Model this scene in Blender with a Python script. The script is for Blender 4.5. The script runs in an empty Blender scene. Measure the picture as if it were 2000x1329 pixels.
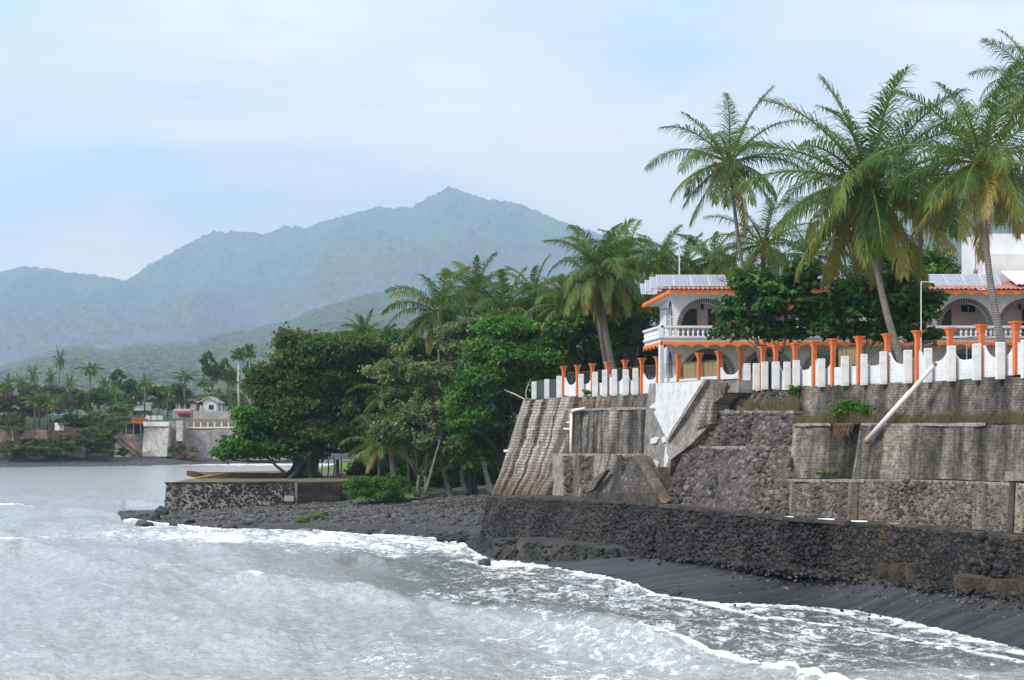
import bpy, math, random
import numpy as np
from mathutils import Vector
random.seed(7)
F, YH, H = 3000.0, 830.0, 8.0          # focal length in photo pixels, horizon row, eye height
sc = bpy.context.scene
COL = sc.collection
pi = math.pi

# ---------------------------------------------------------------- points
def P(px, py, Y):
    return np.array([(px-1000)/F*Y, Y, H+(YH-py)/F*Y])
def G(px, py, z=0.0):
    Y = (H-z)*F/(py-YH)
    return np.array([(px-1000)/F*Y, Y, z])
DX, DY = -0.3451, 0.9386                # along the coast wall
NX, NY = -0.9386, -0.3451               # towards the sea
def LXY(px, o):                         # point on the line o metres seaward of the fence, seen at column px
    if o > .4: o = .4+(o-.4)*float(np.interp(px, [1545, 1720], [1.0, .52]))
    s = (px-1000)/F
    t = (21.2+NX*o - s*(64.7+NY*o))/(-DX+s*DY)
    return np.array([21.2+NX*o+DX*t, 64.7+NY*o+DY*t])
def W(px, o, py):
    x, y = LXY(px, o)
    return np.array([x, y, H+(YH-py)/F*y])
def Wz(px, o, z):
    x, y = LXY(px, o)
    return np.array([x, y, z])
def lerp(x, tab):
    return float(np.interp(x, [a for a, b in tab], [b for a, b in tab]))

# ---------------------------------------------------------------- noise
def _h(ix, iy, seed):
    n = (ix.astype(np.int64)*374761393 + iy.astype(np.int64)*668265263 + seed*982451653) & 0x7fffffff
    n = ((n ^ (n >> 13))*1274126177) & 0x7fffffff
    n = ((n ^ (n >> 16))*1103515245) & 0x7fffffff
    return ((n >> 7) & 0xffff)/65535.0
def vn(x, y, seed=0):
    x = np.asarray(x, float); y = np.asarray(y, float)
    ix, iy = np.floor(x), np.floor(y); fx, fy = x-ix, y-iy
    fx = fx*fx*(3-2*fx); fy = fy*fy*(3-2*fy)
    a = _h(ix, iy, seed); b = _h(ix+1, iy, seed); c = _h(ix, iy+1, seed); d = _h(ix+1, iy+1, seed)
    return (a*(1-fx)+b*fx)*(1-fy)+(c*(1-fx)+d*fx)*fy
def fbm(x, y, seed=0, oct=5, gain=.5):
    s = 0; a = 1; tot = 0
    for i in range(oct):
        s = s+a*vn(x*2**i+i*17.3, y*2**i-i*9.1, seed+i); tot += a; a *= gain
    return s/tot
def cell(x, y, seed=0):                  # distance to nearest feature point, cell random
    ix, iy = np.floor(x), np.floor(y)
    best = np.full(np.shape(x), 9.0); rid = np.zeros(np.shape(x))
    for dx in (-1, 0, 1):
        for dy in (-1, 0, 1):
            cx, cy = ix+dx, iy+dy
            d = np.hypot(cx+_h(cx, cy, seed)-x, cy+_h(cx, cy, seed+5)-y)
            r = _h(cx, cy, seed+9)
            m = d < best
            best = np.where(m, d, best); rid = np.where(m, r, rid)
    return best, rid

# ---------------------------------------------------------------- meshes
def tag(o, label=None, cat=None, group=None, kind=None):
    if label: o['label'] = label
    if cat: o['category'] = cat
    if group: o['group'] = group
    if kind: o['kind'] = kind
    return o
def thing(name, label, cat, loc, group=None):
    o = bpy.data.objects.new(name, None); COL.objects.link(o)
    o.location = tuple(map(float, loc)); o.empty_display_size = .3
    return tag(o, label, cat, group)
def wloc(o):
    v = np.zeros(3)
    while o is not None:
        v += np.array(o.location); o = o.parent
    return v
def raw_mesh(name, V, T, tint=None, smooth=False, extra=None):
    """V (n,3); T list of arrays of faces (each (m,3) or (m,4)) or a list of index lists"""
    me = bpy.data.meshes.new(name)
    V = np.asarray(V, dtype=np.float32)
    if isinstance(T, np.ndarray): T = [T]
    if len(T) and isinstance(T[0], np.ndarray) and T[0].ndim == 2:
        loops = np.concatenate([t.ravel() for t in T]).astype(np.int32)
        tot = np.concatenate([np.full(len(t), t.shape[1], np.int32) for t in T])
    else:
        loops = np.array([i for f in T for i in f], np.int32)
        tot = np.array([len(f) for f in T], np.int32)
    start = np.zeros(len(tot), np.int32); start[1:] = np.cumsum(tot)[:-1]
    me.vertices.add(len(V)); me.vertices.foreach_set('co', V.ravel())
    me.loops.add(len(loops)); me.loops.foreach_set('vertex_index', loops)
    me.polygons.add(len(tot)); me.polygons.foreach_set('loop_start', start)
    me.polygons.foreach_set('use_smooth', np.full(len(tot), bool(smooth)))
    me.update(calc_edges=True)
    ats = dict(extra or {})
    if tint is not None: ats['tint'] = tint
    for k, a in ats.items():
        at = me.attributes.new(k, 'FLOAT', 'POINT'); at.data.foreach_set('value', np.asarray(a, np.float32))
    me.validate()
    return me
def link(name, me, mat, parent=None, loc=None):
    o = bpy.data.objects.new(name, me); COL.objects.link(o)
    for m in (mat if isinstance(mat, (list, tuple)) else [mat]): me.materials.append(m)
    if parent is not None: o.parent = parent
    if loc is not None: o.location = tuple(map(float, loc))
    return o
def obj(name, V, T, mat, parent=None, loc=None, tint=None, smooth=False, extra=None):
    """V in world space; loc (or the parent's place) becomes the origin"""
    V = np.asarray(V, float)
    if parent is not None:
        V = V-wloc(parent)
        if loc is not None: V = V-(np.array(loc)-wloc(parent)); loc = np.array(loc)-wloc(parent)
    elif loc is not None: V = V-np.array(loc)
    return link(name, raw_mesh(name, V, T, tint, smooth, extra), mat, parent, loc)
class MB:
    def __init__(s): s.v = []; s.f = []; s.t = []
    def add(s, V, Fc, t=0.5):
        b = len(s.v); s.v += [tuple(map(float, p)) for p in V]; s.f += [[i+b for i in f] for f in Fc]; s.t += [t]*len(V)
    def box(s, x0, x1, y0, y1, z0, z1, t=.5):
        s.add([(x0,y0,z0),(x1,y0,z0),(x1,y1,z0),(x0,y1,z0),(x0,y0,z1),(x1,y0,z1),(x1,y1,z1),(x0,y1,z1)],
              [(0,3,2,1),(4,5,6,7),(0,1,5,4),(1,2,6,5),(2,3,7,6),(3,0,4,7)], t)
    def frame(s, c, ax, ay, hx, hy, z0, z1, t=.5, top=1.0):   # box with plan axes ax, ay; top scales the upper face
        c = np.array(c[:2]); ax = np.array(ax); ay = np.array(ay)
        V = []
        for z, k in ((z0, 1), (z1, top)):
            for sx, sy in ((-1,-1),(1,-1),(1,1),(-1,1)):
                p = c+ax*hx*sx*k+ay*hy*sy*k; V.append((p[0], p[1], z))
        s.add(V, [(0,3,2,1),(4,5,6,7),(0,1,5,4),(1,2,6,5),(2,3,7,6),(3,0,4,7)], t)
    def prism(s, pts, vec, t=.5):            # polygon extruded along vec
        n = len(pts); vec = np.array(vec); A = [np.array(p) for p in pts]
        s.add(A+[p+vec for p in A], [list(range(n)), list(range(2*n-1, n-1, -1))]+[[(i+1)%n, i, i+n, (i+1)%n+n] for i in range(n)], t)
    def tube(s, path, radii, n=6, t=.5, cap=True):
        path = [np.array(p, float) for p in path]
        if not hasattr(radii, '__len__'): radii = [radii]*len(path)
        V = []; Fc = []
        up = np.array([0.31, 0.17, .93])
        for i, p in enumerate(path):
            d = path[min(i+1, len(path)-1)]-path[max(i-1, 0)]; d = d/(np.linalg.norm(d)+1e-9)
            a = np.cross(d, up)
            if np.linalg.norm(a) < .2: a = np.cross(d, [1, 0, 0])
            a /= np.linalg.norm(a); b = np.cross(d, a)
            for k in range(n):
                th = 2*pi*k/n
                V.append(p+radii[i]*(math.cos(th)*a+math.sin(th)*b))
        for i in range(len(path)-1):
            for k in range(n):
                Fc.append((i*n+k, i*n+(k+1)%n, (i+1)*n+(k+1)%n, (i+1)*n+k))
        if cap: Fc += [list(range(n-1, -1, -1)), [(len(path)-1)*n+k for k in range(n)]]
        s.add(V, Fc, t)
    def lathe(s, c, prof, n=10, t=.5):       # prof list of (r, z)
        V = []; Fc = []
        for r, z in prof:
            for k in range(n): V.append((c[0]+r*math.cos(2*pi*k/n), c[1]+r*math.sin(2*pi*k/n), c[2]+z))
        for i in range(len(prof)-1):
            for k in range(n): Fc.append((i*n+k, i*n+(k+1)%n, (i+1)*n+(k+1)%n, (i+1)*n+k))
        Fc += [list(range(n-1, -1, -1)), [(len(prof)-1)*n+k for k in range(n)]]
        s.add(V, Fc, t)
    def build(s, name, mat, parent=None, loc=None, smooth=False):
        return obj(name, s.v, s.f, mat, parent, loc, s.t, smooth)
# icosphere prototype
def ico(sub):
    import bmesh
    bm = bmesh.new(); bmesh.ops.create_icosphere(bm, subdivisions=sub, radius=1)
    V = np.array([v.co[:] for v in bm.verts]); T = np.array([[v.index for v in f.verts] for f in bm.faces]); bm.free()
    return V, T
ICO1, ICO2 = ico(1), ico(2)
def stones(C, ax, size, rng, lowres=False, squash=.75):
    """C centres (n,3), size (n,) radii; returns V,T,tint of lumpy stones"""
    bv, bt = ICO1 if lowres else ICO2
    n = len(C); m = len(bv)
    S = size[:, None]*np.stack([rng.uniform(.75, 1.3, n), rng.uniform(.7, 1.05, n), rng.uniform(.55, .9, n)*squash/.75], 1)
    A = rng.uniform(-.5, .5, n)+ax
    V = bv[None]*(1+rng.uniform(-.22, .22, (n, m))[:, :, None])
    V = np.sign(V)*np.abs(V)**.85*S[:, None, :]
    tl = rng.uniform(-.5, .5, n)
    x = V[:, :, 0]*np.cos(tl)[:, None]-V[:, :, 2]*np.sin(tl)[:, None]; z = V[:, :, 0]*np.sin(tl)[:, None]+V[:, :, 2]*np.cos(tl)[:, None]
    y = V[:, :, 1]
    c, s_ = np.cos(A)[:, None], np.sin(A)[:, None]
    V = np.stack([x*c-y*s_, x*s_+y*c, z], 2)+C[:, None, :]
    T = (bt[None]+(np.arange(n)*m)[:, None, None]).reshape(-1, 3)
    tint = np.repeat(rng.uniform(0, 1, n), m)
    return V.reshape(-1, 3), T, tint
def join(parts):
    V = []; T = []; K = []; b = 0
    for v, t, k in parts:
        V.append(v); T.append(t+b); K.append(k); b += len(v)
    return np.concatenate(V), np.concatenate(T), np.concatenate(K)
# ---------------------------------------------------------------- materials
class NT:
    def __init__(s, nt): s.nt = nt
    def n(s, typ, ins=None, **kw):
        nd = s.nt.nodes.new(typ)
        for k, v in kw.items(): setattr(nd, k, v)
        for k, v in (ins or {}).items():
            sk = nd.inputs[k]
            if hasattr(v, 'is_output') or hasattr(v, 'links'): s.nt.links.new(v, sk)
            else:
                if isinstance(v, (tuple, list)) and len(v) == 3 and len(getattr(sk, 'default_value', (0,)*3)) == 4: v = tuple(v)+(1,)
                sk.default_value = v
        return nd
    def math(s, op, a, b=0.0, c=0.0, clamp=False):
        return s.n('ShaderNodeMath', {0: a, 1: b, 2: c}, operation=op, use_clamp=clamp).outputs[0]
    def ramp(s, fac, stops, interp='LINEAR'):
        r = s.n('ShaderNodeValToRGB', {0: fac}); r.color_ramp.interpolation = interp
        e = r.color_ramp.elements
        while len(e) < len(stops): e.new(.5)
        for el, (p, c) in zip(e, stops): el.position = p; el.color = (c, c, c, 1) if not hasattr(c, '__len__') else tuple(c)+(1,)
        return r.outputs[0]
    def mix(s, f, a, b, mode='MIX'):
        nd = s.n('ShaderNodeMix', data_type='RGBA', blend_type=mode)
        for k, v in ((0, f), (6, a), (7, b)):
            sk = nd.inputs[k]
            if hasattr(v, 'links'): s.nt.links.new(v, sk)
            else: sk.default_value = (tuple(v)+(1,) if hasattr(v, '__len__') else v)
        return nd.outputs[2]
    def noise(s, vec, scale, detail=4, rough=.55, dist=0.0):
        return s.n('ShaderNodeTexNoise', {'Vector': vec, 'Scale': scale, 'Detail': detail, 'Roughness': rough, 'Distortion': dist}).outputs[0]
    def scalev(s, vec, sx, sy, sz):
        return s.n('ShaderNodeMapping', {'Vector': vec, 'Scale': (sx, sy, sz)}).outputs[0]
    def obj(s): return s.n('ShaderNodeTexCoord').outputs['Object']
    def attr(s, name): return s.n('ShaderNodeAttribute', attribute_name=name).outputs['Fac']
    def bump(s, h, strength=.5, dist=.05, normal=None):
        ins = {'Height': h, 'Strength': strength, 'Distance': dist}
        if normal is not None: ins['Normal'] = normal
        return s.n('ShaderNodeBump', ins).outputs[0]
    def out(s, sh, disp=None):
        s.n('ShaderNodeOutputMaterial', {'Surface': sh})
    def pbr(s, col, rough=.8, normal=None, spec=.3, metal=0.0, out=True, **kw):
        ins = {'Base Color': col, 'Roughness': rough, 'Specular IOR Level': spec, 'Metallic': metal}
        if normal is not None: ins['Normal'] = normal
        ins.update(kw)
        b = s.n('ShaderNodeBsdfPrincipled', ins).outputs[0]
        if out: s.out(b)
        return b
def newmat(name):
    m = bpy.data.materials.new(name); m.use_nodes = True; m.node_tree.nodes.clear()
    return m, NT(m.node_tree)

def leafmat(name, stops, rough=.5, trans=.35, spec=.3):
    m, N = newmat(name); spec *= .35; rough = min(.8, rough+.15)
    col = N.ramp(N.attr('tint'), stops)
    col = N.mix(N.noise(N.obj(), .35, 2), N.mix(.35, col, (.5,.5,.5), 'MULTIPLY'), col)
    b = N.pbr(col, rough, spec=spec, out=False)
    t = N.n('ShaderNodeBsdfTranslucent', {'Color': N.mix(.5, col, (.12,.2,.02))}).outputs[0]
    N.out(N.n('ShaderNodeMixShader', {0: trans, 1: b, 2: t}).outputs[0])
    return m
def barkmat(name, a, b, ring=0.0):
    m, N = newmat(name); o = N.obj()
    n1 = N.noise(N.scalev(o, 3, 3, .8), 2.2, 5)
    col = N.mix(N.ramp(n1, [(.3, 0), (.7, 1)]), a, b)
    h = n1
    if ring:
        w = N.n('ShaderNodeTexWave', {'Vector': o, 'Scale': ring, 'Distortion': 1.2, 'Detail': 2}, bands_direction='Z').outputs[1]
        col = N.mix(N.math('MULTIPLY', w, .55), col, (a[0]*.45, a[1]*.45, a[2]*.45)); h = N.math('ADD', n1, w)
    N.pbr(col, .9, N.bump(h, .6, .04)); return m

def wallvec(N, d=(DX, DY)):
    o = N.obj()
    u = N.n('ShaderNodeVectorMath', {0: o, 1: (d[0], d[1], 0)}, operation='DOT_PRODUCT').outputs['Value']
    z = N.n('ShaderNodeSeparateXYZ', {0: o}).outputs[2]
    return N.n('ShaderNodeCombineXYZ', {0: u, 1: z, 2: 0.0}).outputs[0], o
def streaks(N, uv, lo=.42, hi=.62, sx=1.1, sy=.12, seed=0.0):
    v = N.n('ShaderNodeMapping', {'Vector': uv, 'Location': (seed, seed, 0), 'Scale': (sx, sy, 1)}).outputs[0]
    patch = N.ramp(N.noise(N.scalev(uv, .3, .22, 1), 1.0, 3, .5), [(.38, .15), (.62, 1)])
    return N.math('MULTIPLY', N.ramp(N.noise(v, 1.0, 5, .6), [(lo, 0), (hi, 1)]), patch)
def mottle(N, uv, tone, k):
    a = N.noise(uv, 4.5, 6, .8); b = N.noise(uv, 1.3, 5, .7)
    f = N.math('MULTIPLY', N.math('MAXIMUM', N.math('MULTIPLY_ADD', N.math('SUBTRACT', a, .5), k*1.2, 1.0), .22), N.math('MULTIPLY_ADD', N.math('SUBTRACT', b, .5), k*.6, tone))
    return N.n('ShaderNodeCombineXYZ', {0: f, 1: N.math('MULTIPLY', f, .985), 2: N.math('MULTIPLY', f, .965)}).outputs[0]
def brickmat(name, c1, c2, mortar, d=(DX, DY), bw=.3, bh=.12, stain=.75, seed=0.0, ms=.02, dirt=(.025,.024,.022), foot=None, tone=.72, mott=3.0):
    m, N = newmat(name); uv, o = wallvec(N, d)
    wob = N.n('ShaderNodeVectorMath', {0: uv, 1: N.n('ShaderNodeVectorMath', {0: N.n('ShaderNodeTexNoise', {'Vector': uv, 'Scale': 1.4, 'Detail': 2.0}).outputs[1], 1: (.17, .11, 0)}, operation='MULTIPLY').outputs[0]}, operation='ADD').outputs[0]
    br = N.n('ShaderNodeTexBrick', {'Vector': wob, 'Color1': c1, 'Color2': c2, 'Mortar': mortar, 'Scale': 1.0, 'Mortar Size': ms, 'Mortar Smooth': .3, 'Brick Width': bw, 'Row Height': bh, 'Bias': 0.0})
    col = br.outputs[0]
    blot = N.noise(uv, 1.1, 6, .65)
    render = N.mix(N.noise(uv, 5, 6, .7), (.36,.33,.30), (.13,.12,.11))
    bare = N.ramp(N.noise(N.scalev(uv, .8, .55, 1), 1.0, 5, .6), [(.5, 0), (.62, 1)])
    col = N.mix(N.math('MULTIPLY', bare, .75), col, render)
    col = N.mix(N.math('MULTIPLY', N.ramp(blot, [(.35, 0), (.75, 1)]), .5), col, N.mix(.5, col, (.16,.14,.13)))
    st = streaks(N, uv, .4, .62, seed=seed)
    col = N.mix(N.math('MULTIPLY', st, stain), col, N.mix(.25, dirt, col))
    big = N.ramp(N.noise(N.scalev(uv, .22, .1, 1), 1.0, 4, .6), [(.42, 0), (.6, 1)])
    col = N.mix(N.math('MULTIPLY', big, .5), col, N.mix(.25, dirt, col))
    if foot is not None:
        zz = N.math('ADD', N.n('ShaderNodeSeparateXYZ', {0: o}).outputs[2], N.math('MULTIPLY', N.math('SUBTRACT', N.noise(uv, .9, 4), .5), 4.5))
        col = N.mix(N.ramp(N.math('MULTIPLY_ADD', zz, .2, foot), [(0, .85), (.5, 0)]), col, (.085,.055,.035))
    st2 = streaks(N, uv, .55, .7, 2.3, .2, seed+7)
    col = N.mix(N.math('MULTIPLY', st2, .35), col, (.36,.33,.30))
    pan = N.ramp(N.noise(N.n('ShaderNodeMapping', {'Vector': uv, 'Location': (seed*1.7, 0, 0), 'Scale': (.75, .07, 1)}).outputs[0], 1.0, 4, .6), [(.44, 1), (.56, .42)])
    g = mottle(N, uv, tone, mott)
    col = N.mix(1.0, col, N.mix(1.0, g, pan, 'MULTIPLY'), 'MULTIPLY')
    h = N.math('ADD', N.math('MULTIPLY', br.outputs[1], -.6), N.math('MULTIPLY', N.noise(uv, 9, 4), .6))
    N.pbr(col, .92, N.bump(h, .9, .045), spec=.15); return m
def concretemat(name, base, dark, d=(DX, DY), stain=.7, seed=0.0, bumpy=.03, warm=None):
    m, N = newmat(name); uv, o = wallvec(N, d)
    n = N.noise(o, .9, 7, .65)
    col = N.mix(N.ramp(n, [(.3, 0), (.7, 1)]), dark, base)
    col = N.mix(N.math('MULTIPLY', streaks(N, uv, .45, .68, 1.6, .12, seed), stain), col, (dark[0]*.35, dark[1]*.35, dark[2]*.35))
    if warm: col = N.mix(N.math('MULTIPLY', N.ramp(N.noise(uv, .6, 4), [(.5, 0), (.7, 1)]), .6), col, warm)
    col = N.mix(1.0, N.mix(N.math('MULTIPLY', N.ramp(N.noise(o, 3.5, 6, .75), [(.45, 0), (.7, 1)]), .5), col, (dark[0]*.6, dark[1]*.58, dark[2]*.55)), mottle(N, uv, .95, 2.4), 'MULTIPLY')
    N.pbr(col, .92, N.bump(N.noise(o, 6, 6, .7), .8, bumpy), spec=.15); return m
def stonewallmat(name, stops, mortar, scale=3.2, d=(DX, DY), stain=.6, seed=0.0, gap=.08, warm=None, squash=1.25):
    m, N = newmat(name); uv, o = wallvec(N, d)
    wob = N.n('ShaderNodeVectorMath', {0: N.scalev(uv, scale, scale*squash, 1), 1: N.n('ShaderNodeVectorMath', {0: N.n('ShaderNodeTexNoise', {'Vector': uv, 'Scale': 3.0, 'Detail': 2.0}).outputs[1], 1: (.7, .7, 0)}, operation='MULTIPLY').outputs[0]}, operation='ADD').outputs[0]
    e = N.n('ShaderNodeTexVoronoi', {'Vector': wob, 'Scale': 1.0, 'Randomness': .9}, feature='DISTANCE_TO_EDGE', voronoi_dimensions='2D').outputs[0]
    c = N.n('ShaderNodeTexVoronoi', {'Vector': wob, 'Scale': 1.0, 'Randomness': .9}, voronoi_dimensions='2D').outputs[1]
    r = N.n('ShaderNodeSeparateColor', {0: c}).outputs[0]
    col = N.ramp(r, stops)
    col = N.mix(N.math('MULTIPLY', N.noise(uv, 14, 4), .5), col, N.mix(.5, col, (.01,.01,.01)))
    wide = N.math('MULTIPLY_ADD', N.noise(uv, .8, 3), .25, gap-.1)
    mk = N.math('SUBTRACT', 1.0, N.math('MULTIPLY', N.math('SUBTRACT', e, wide), 9.0, clamp=True), clamp=True)
    col = N.mix(mk, col, mortar)
    if warm: col = N.mix(N.math('MULTIPLY', N.ramp(N.noise(uv, .7, 4), [(.52, 0), (.66, 1)]), .55), col, warm)
    col = N.mix(N.math('MULTIPLY', streaks(N, uv, .45, .65, .9, .15, seed), stain), col, (.02,.02,.022))
    h = N.math('ADD', N.math('MINIMUM', N.math('MULTIPLY', e, 2.5), .5), N.math('MULTIPLY', N.noise(uv, 10, 4), .3))
    N.pbr(col, .9, N.bump(h, 1.0, .12), spec=.2); return m
def rockmat(name, stops, rough=.75, spec=.3, nscale=9):
    m, N = newmat(name); o = N.obj()
    col = N.ramp(N.attr('tint'), stops)
    n = N.noise(o, nscale, 5, .65)
    col = N.mix(N.math('MULTIPLY', n, .8), col, N.mix(.6, col, (.005,.005,.005)))
    col = N.mix(N.math('MULTIPLY', N.ramp(N.noise(o, .45, 4, .6), [(.5, 0), (.68, 1)]), .4), col, (.1,.08,.064))
    uv, _ = wallvec(N)
    pan = N.ramp(N.noise(N.scalev(uv, .45, .12, 1), 1.0, 4, .6), [(.4, .45), (.52, 1), (.66, 1.25)])
    col = N.mix(1.0, col, pan, 'MULTIPLY')
    N.pbr(col, rough, N.bump(n, .7, .05), spec=spec); return m
def paintmat(name, col, dirt=.35, rough=.6, dirtcol=(.25,.23,.2), d=(DX, DY), brick=False, seed=0.0, nscale=1.3):
    m, N = newmat(name); uv, o = wallvec(N, d)
    c = N.mix(N.math('MULTIPLY', N.ramp(N.noise(o, nscale, 6, .65), [(.45, 0), (.8, 1)]), dirt), col, dirtcol)
    c = N.mix(N.math('MULTIPLY', streaks(N, uv, .55, .75, 4, .4, seed), dirt*.6), c, dirtcol)
    h = N.noise(o, 8, 4)
    if brick:
        br = N.n('ShaderNodeTexBrick', {'Vector': uv, 'Scale': 1.0, 'Mortar Size': .012, 'Brick Width': .4, 'Row Height': .16, 'Mortar Smooth': .4})
        h = N.math('ADD', N.math('MULTIPLY', h, .2), N.math('MULTIPLY', br.outputs[1], -1.0))
        c = N.mix(N.math('MULTIPLY', br.outputs[1], .28), c, dirtcol)
    N.pbr(c, rough, N.bump(h, .5, .02), spec=.25); return m
def plain(name, col, rough=.6, metal=0.0, spec=.4, var=.3):
    m, N = newmat(name)
    n = N.noise(N.obj(), 4, 5)
    c = N.mix(N.math('MULTIPLY', n, var), col, tuple(x*.45 for x in col))
    N.pbr(c, rough, N.bump(n, .15, .01), spec, metal); return m

M = {}
M['palm'] = leafmat('palm_leaf', [(0, (.018,.055,.016)), (.3, (.048,.115,.024)), (.52, (.16,.225,.042)), (.75, (.34,.31,.065)), (1, (.29,.21,.09))], .35, .4, .5)
M['banyan'] = leafmat('banyan_leaf', [(0, (.022,.052,.016)), (.6, (.062,.11,.028)), (1, (.17,.19,.05))], .5, .25)
M['bright'] = leafmat('bright_leaf', [(0, (.022,.075,.014)), (.5, (.055,.175,.025)), (1, (.14,.31,.045))], .5, .35)
M['dry'] = leafmat('dry_leaf', [(0, (.05,.09,.03)), (.6, (.15,.21,.075)), (1, (.31,.33,.15))], .6, .3)
M['dark'] = leafmat('dark_leaf', [(0, (.018,.048,.015)), (.6, (.05,.125,.026)), (1, (.15,.27,.05))], .5, .25)
M['almond'] = leafmat('almond_leaf', [(0, (.014,.035,.015)), (.55, (.035,.1,.022)), (.85, (.09,.25,.05)), (.95, (.16,.07,.03)), (1, (.2,.05,.03))], .35, .3, .5)
M['lime'] = leafmat('lime_leaf', [(0, (.06,.11,.02)), (.6, (.15,.22,.035)), (1, (.3,.36,.06))], .5, .35)
M['grey'] = leafmat('grey_leaf', [(0, (.05,.05,.04)), (.6, (.1,.095,.07)), (1, (.17,.15,.11))], .7, .2)
M['drygrass'] = leafmat('dry_grass', [(0, (.11,.085,.05)), (.6, (.2,.155,.09)), (1, (.17,.2,.07))], .8, .2)
M['grass'] = leafmat('grass_blades', [(0, (.04,.085,.02)), (1, (.13,.21,.05))], .7, .3)
M['bark'] = barkmat('bark', (.11,.095,.08), (.2,.18,.16))
M['darkbark'] = barkmat('dark_bark', (.03,.027,.024), (.075,.068,.06))
M['palmbark'] = barkmat('palm_bark', (.12,.105,.095), (.21,.19,.175), ring=2.6)
M['palebark'] = barkmat('pale_bark', (.3,.28,.25), (.46,.43,.4))
M['stem'] = plain('palm_stem', (.22,.2,.06), .6)
M['nut'] = plain('coconut_green', (.25,.22,.04), .5)
M['nutyellow'] = plain('coconut_yellow', (.62,.36,.05), .5)
M['husk'] = plain('palm_husk', (.13,.085,.05), .9)

M['brick_upper'] = brickmat('weathered_brick', (.40,.345,.285), (.27,.235,.2), (.19,.175,.16), stain=.9, seed=2.0)
M['brick_mid'] = brickmat('stained_brick', (.37,.315,.255), (.23,.2,.175), (.42,.38,.33), stain=.95, seed=5.3, bw=.36, bh=.15)
M['brown'] = concretemat('brown_concrete', (.17,.135,.11), (.07,.055,.045), seed=2.2, stain=.4)
M['brick_tan'] = brickmat('tan_brick', (.30,.235,.175), (.22,.175,.135), (.32,.29,.25), stain=.35, seed=9.0, bw=.3, bh=.16, ms=.025, tone=.95, mott=2.2)
M['brick_rib'] = brickmat('rib_brick', (.46,.40,.35), (.36,.31,.27), (.17,.15,.135), stain=.45, seed=1.0, bw=.5, bh=.21, ms=.035, dirt=(.08,.06,.05), foot=.0, tone=1.12, mott=2.2)
M['conc'] = concretemat('grey_concrete', (.31,.29,.27), (.14,.13,.12), seed=3.0, stain=.55, warm=(.25,.21,.18))
M['render'] = brickmat('rendered_brick', (.33,.295,.265), (.26,.235,.215), (.18,.165,.155), stain=.7, seed=12.0, bw=.42, bh=.2, ms=.03)
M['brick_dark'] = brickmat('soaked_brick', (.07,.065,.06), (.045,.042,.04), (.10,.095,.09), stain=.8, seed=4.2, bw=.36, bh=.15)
M['conc_dark'] = concretemat('dark_concrete', (.095,.085,.076), (.03,.027,.025), seed=4.0, warm=(.12,.08,.055))
M['conc_ledge'] = concretemat('ledge_concrete', (.36,.33,.3), (.16,.145,.13), seed=8.0, stain=.3, warm=(.3,.22,.17))
M['conc_apron'] = concretemat('apron_concrete', (.095,.092,.086), (.025,.028,.025), seed=6.0, stain=.8, bumpy=.12)
STO = [(0, (.045,.04,.038)), (.35, (.10,.085,.078)), (.6, (.13,.10,.085)), (.8, (.2,.185,.175)), (1, (.11,.06,.046))]
M['mortar_low'] = concretemat('pale_mortar', (.23,.205,.19), (.12,.105,.095), seed=1.5, stain=.8, bumpy=.05)
M['mortar_terrace'] = concretemat('terrace_mortar', (.36,.34,.325), (.16,.15,.145), d=(1, 0), seed=1.5, stain=.7, bumpy=.05)
M['stone_low'] = stonewallmat('mortared_stone', [(0, (.06,.055,.055)), (.5, (.15,.12,.11)), (1, (.24,.19,.16))], (.29,.275,.265), 3.6, seed=1.0, gap=.13)
M['stone_left'] = stonewallmat('mortared_rubble', STO, (.10,.09,.085), 3.4, seed=2.0, gap=.05)
M['stone_sea'] = stonewallmat('dark_mortar', [(0, (.015,.015,.016)), (.6, (.035,.032,.03)), (1, (.07,.055,.042))], (.014,.0125,.011), 3.0, seed=3.0, warm=(.1,.07,.042), stain=.3)
M['stone_far'] = stonewallmat('far_stone', [(0, (.2,.19,.185)), (1, (.33,.31,.3))], (.4,.385,.37), 1.4, d=(1, 0), seed=3.0, stain=.25)
M['stone_terrace'] = stonewallmat('terrace_stone', [(0, (.045,.043,.043)), (.6, (.1,.09,.085)), (1, (.17,.14,.12))], (.3,.285,.27), 2.6, d=(1, 0), seed=4.0, gap=.12)
M['rubble'] = rockmat('rubble_stone', STO, .85, .2)
M['cobble'] = rockmat('sea_cobble', [(0, (.008,.008,.009)), (.5, (.017,.0168,.0175)), (.8, (.042,.04,.04)), (1, (.045,.027,.021))], .6, .22)
M['setstone'] = rockmat('set_stone', [(0, (.075,.065,.062)), (.5, (.13,.1,.088)), (.8, (.19,.165,.15)), (1, (.12,.065,.05))], .85, .2)
M['terracestone'] = rockmat('terrace_set_stone', [(0, (.03,.029,.03)), (.6, (.07,.065,.062)), (1, (.14,.12,.105))], .8, .2)
M['pebble'] = rockmat('beach_pebble', [(0, (.045,.045,.048)), (.5, (.09,.087,.086)), (.85, (.18,.165,.155)), (1, (.14,.10,.08))], .7, .3)
M['boulder'] = rockmat('boulder', [(0, (.03,.03,.031)), (1, (.06,.056,.055))], .6, .4, 4)
M['moss'] = rockmat('moss', [(0, (.06,.09,.02)), (1, (.09,.12,.025))], .9, .2, 12)
M['white'] = paintmat('white_paint', (.62,.63,.645), .4, brick=True)
M['whitepost'] = paintmat('post_paint', (.64,.64,.62), .6, nscale=2.4)
M['whitesmooth'] = paintmat('house_white', (.64,.65,.66), .35, d=(1, 0), nscale=.8)
M['plaster'] = paintmat('plaster_white', (.52,.515,.505), .7, seed=3.0, nscale=2.2)
M['orange'] = paintmat('orange_paint', (.60,.15,.04), .7, dirtcol=(.36,.13,.08), nscale=3)
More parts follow.
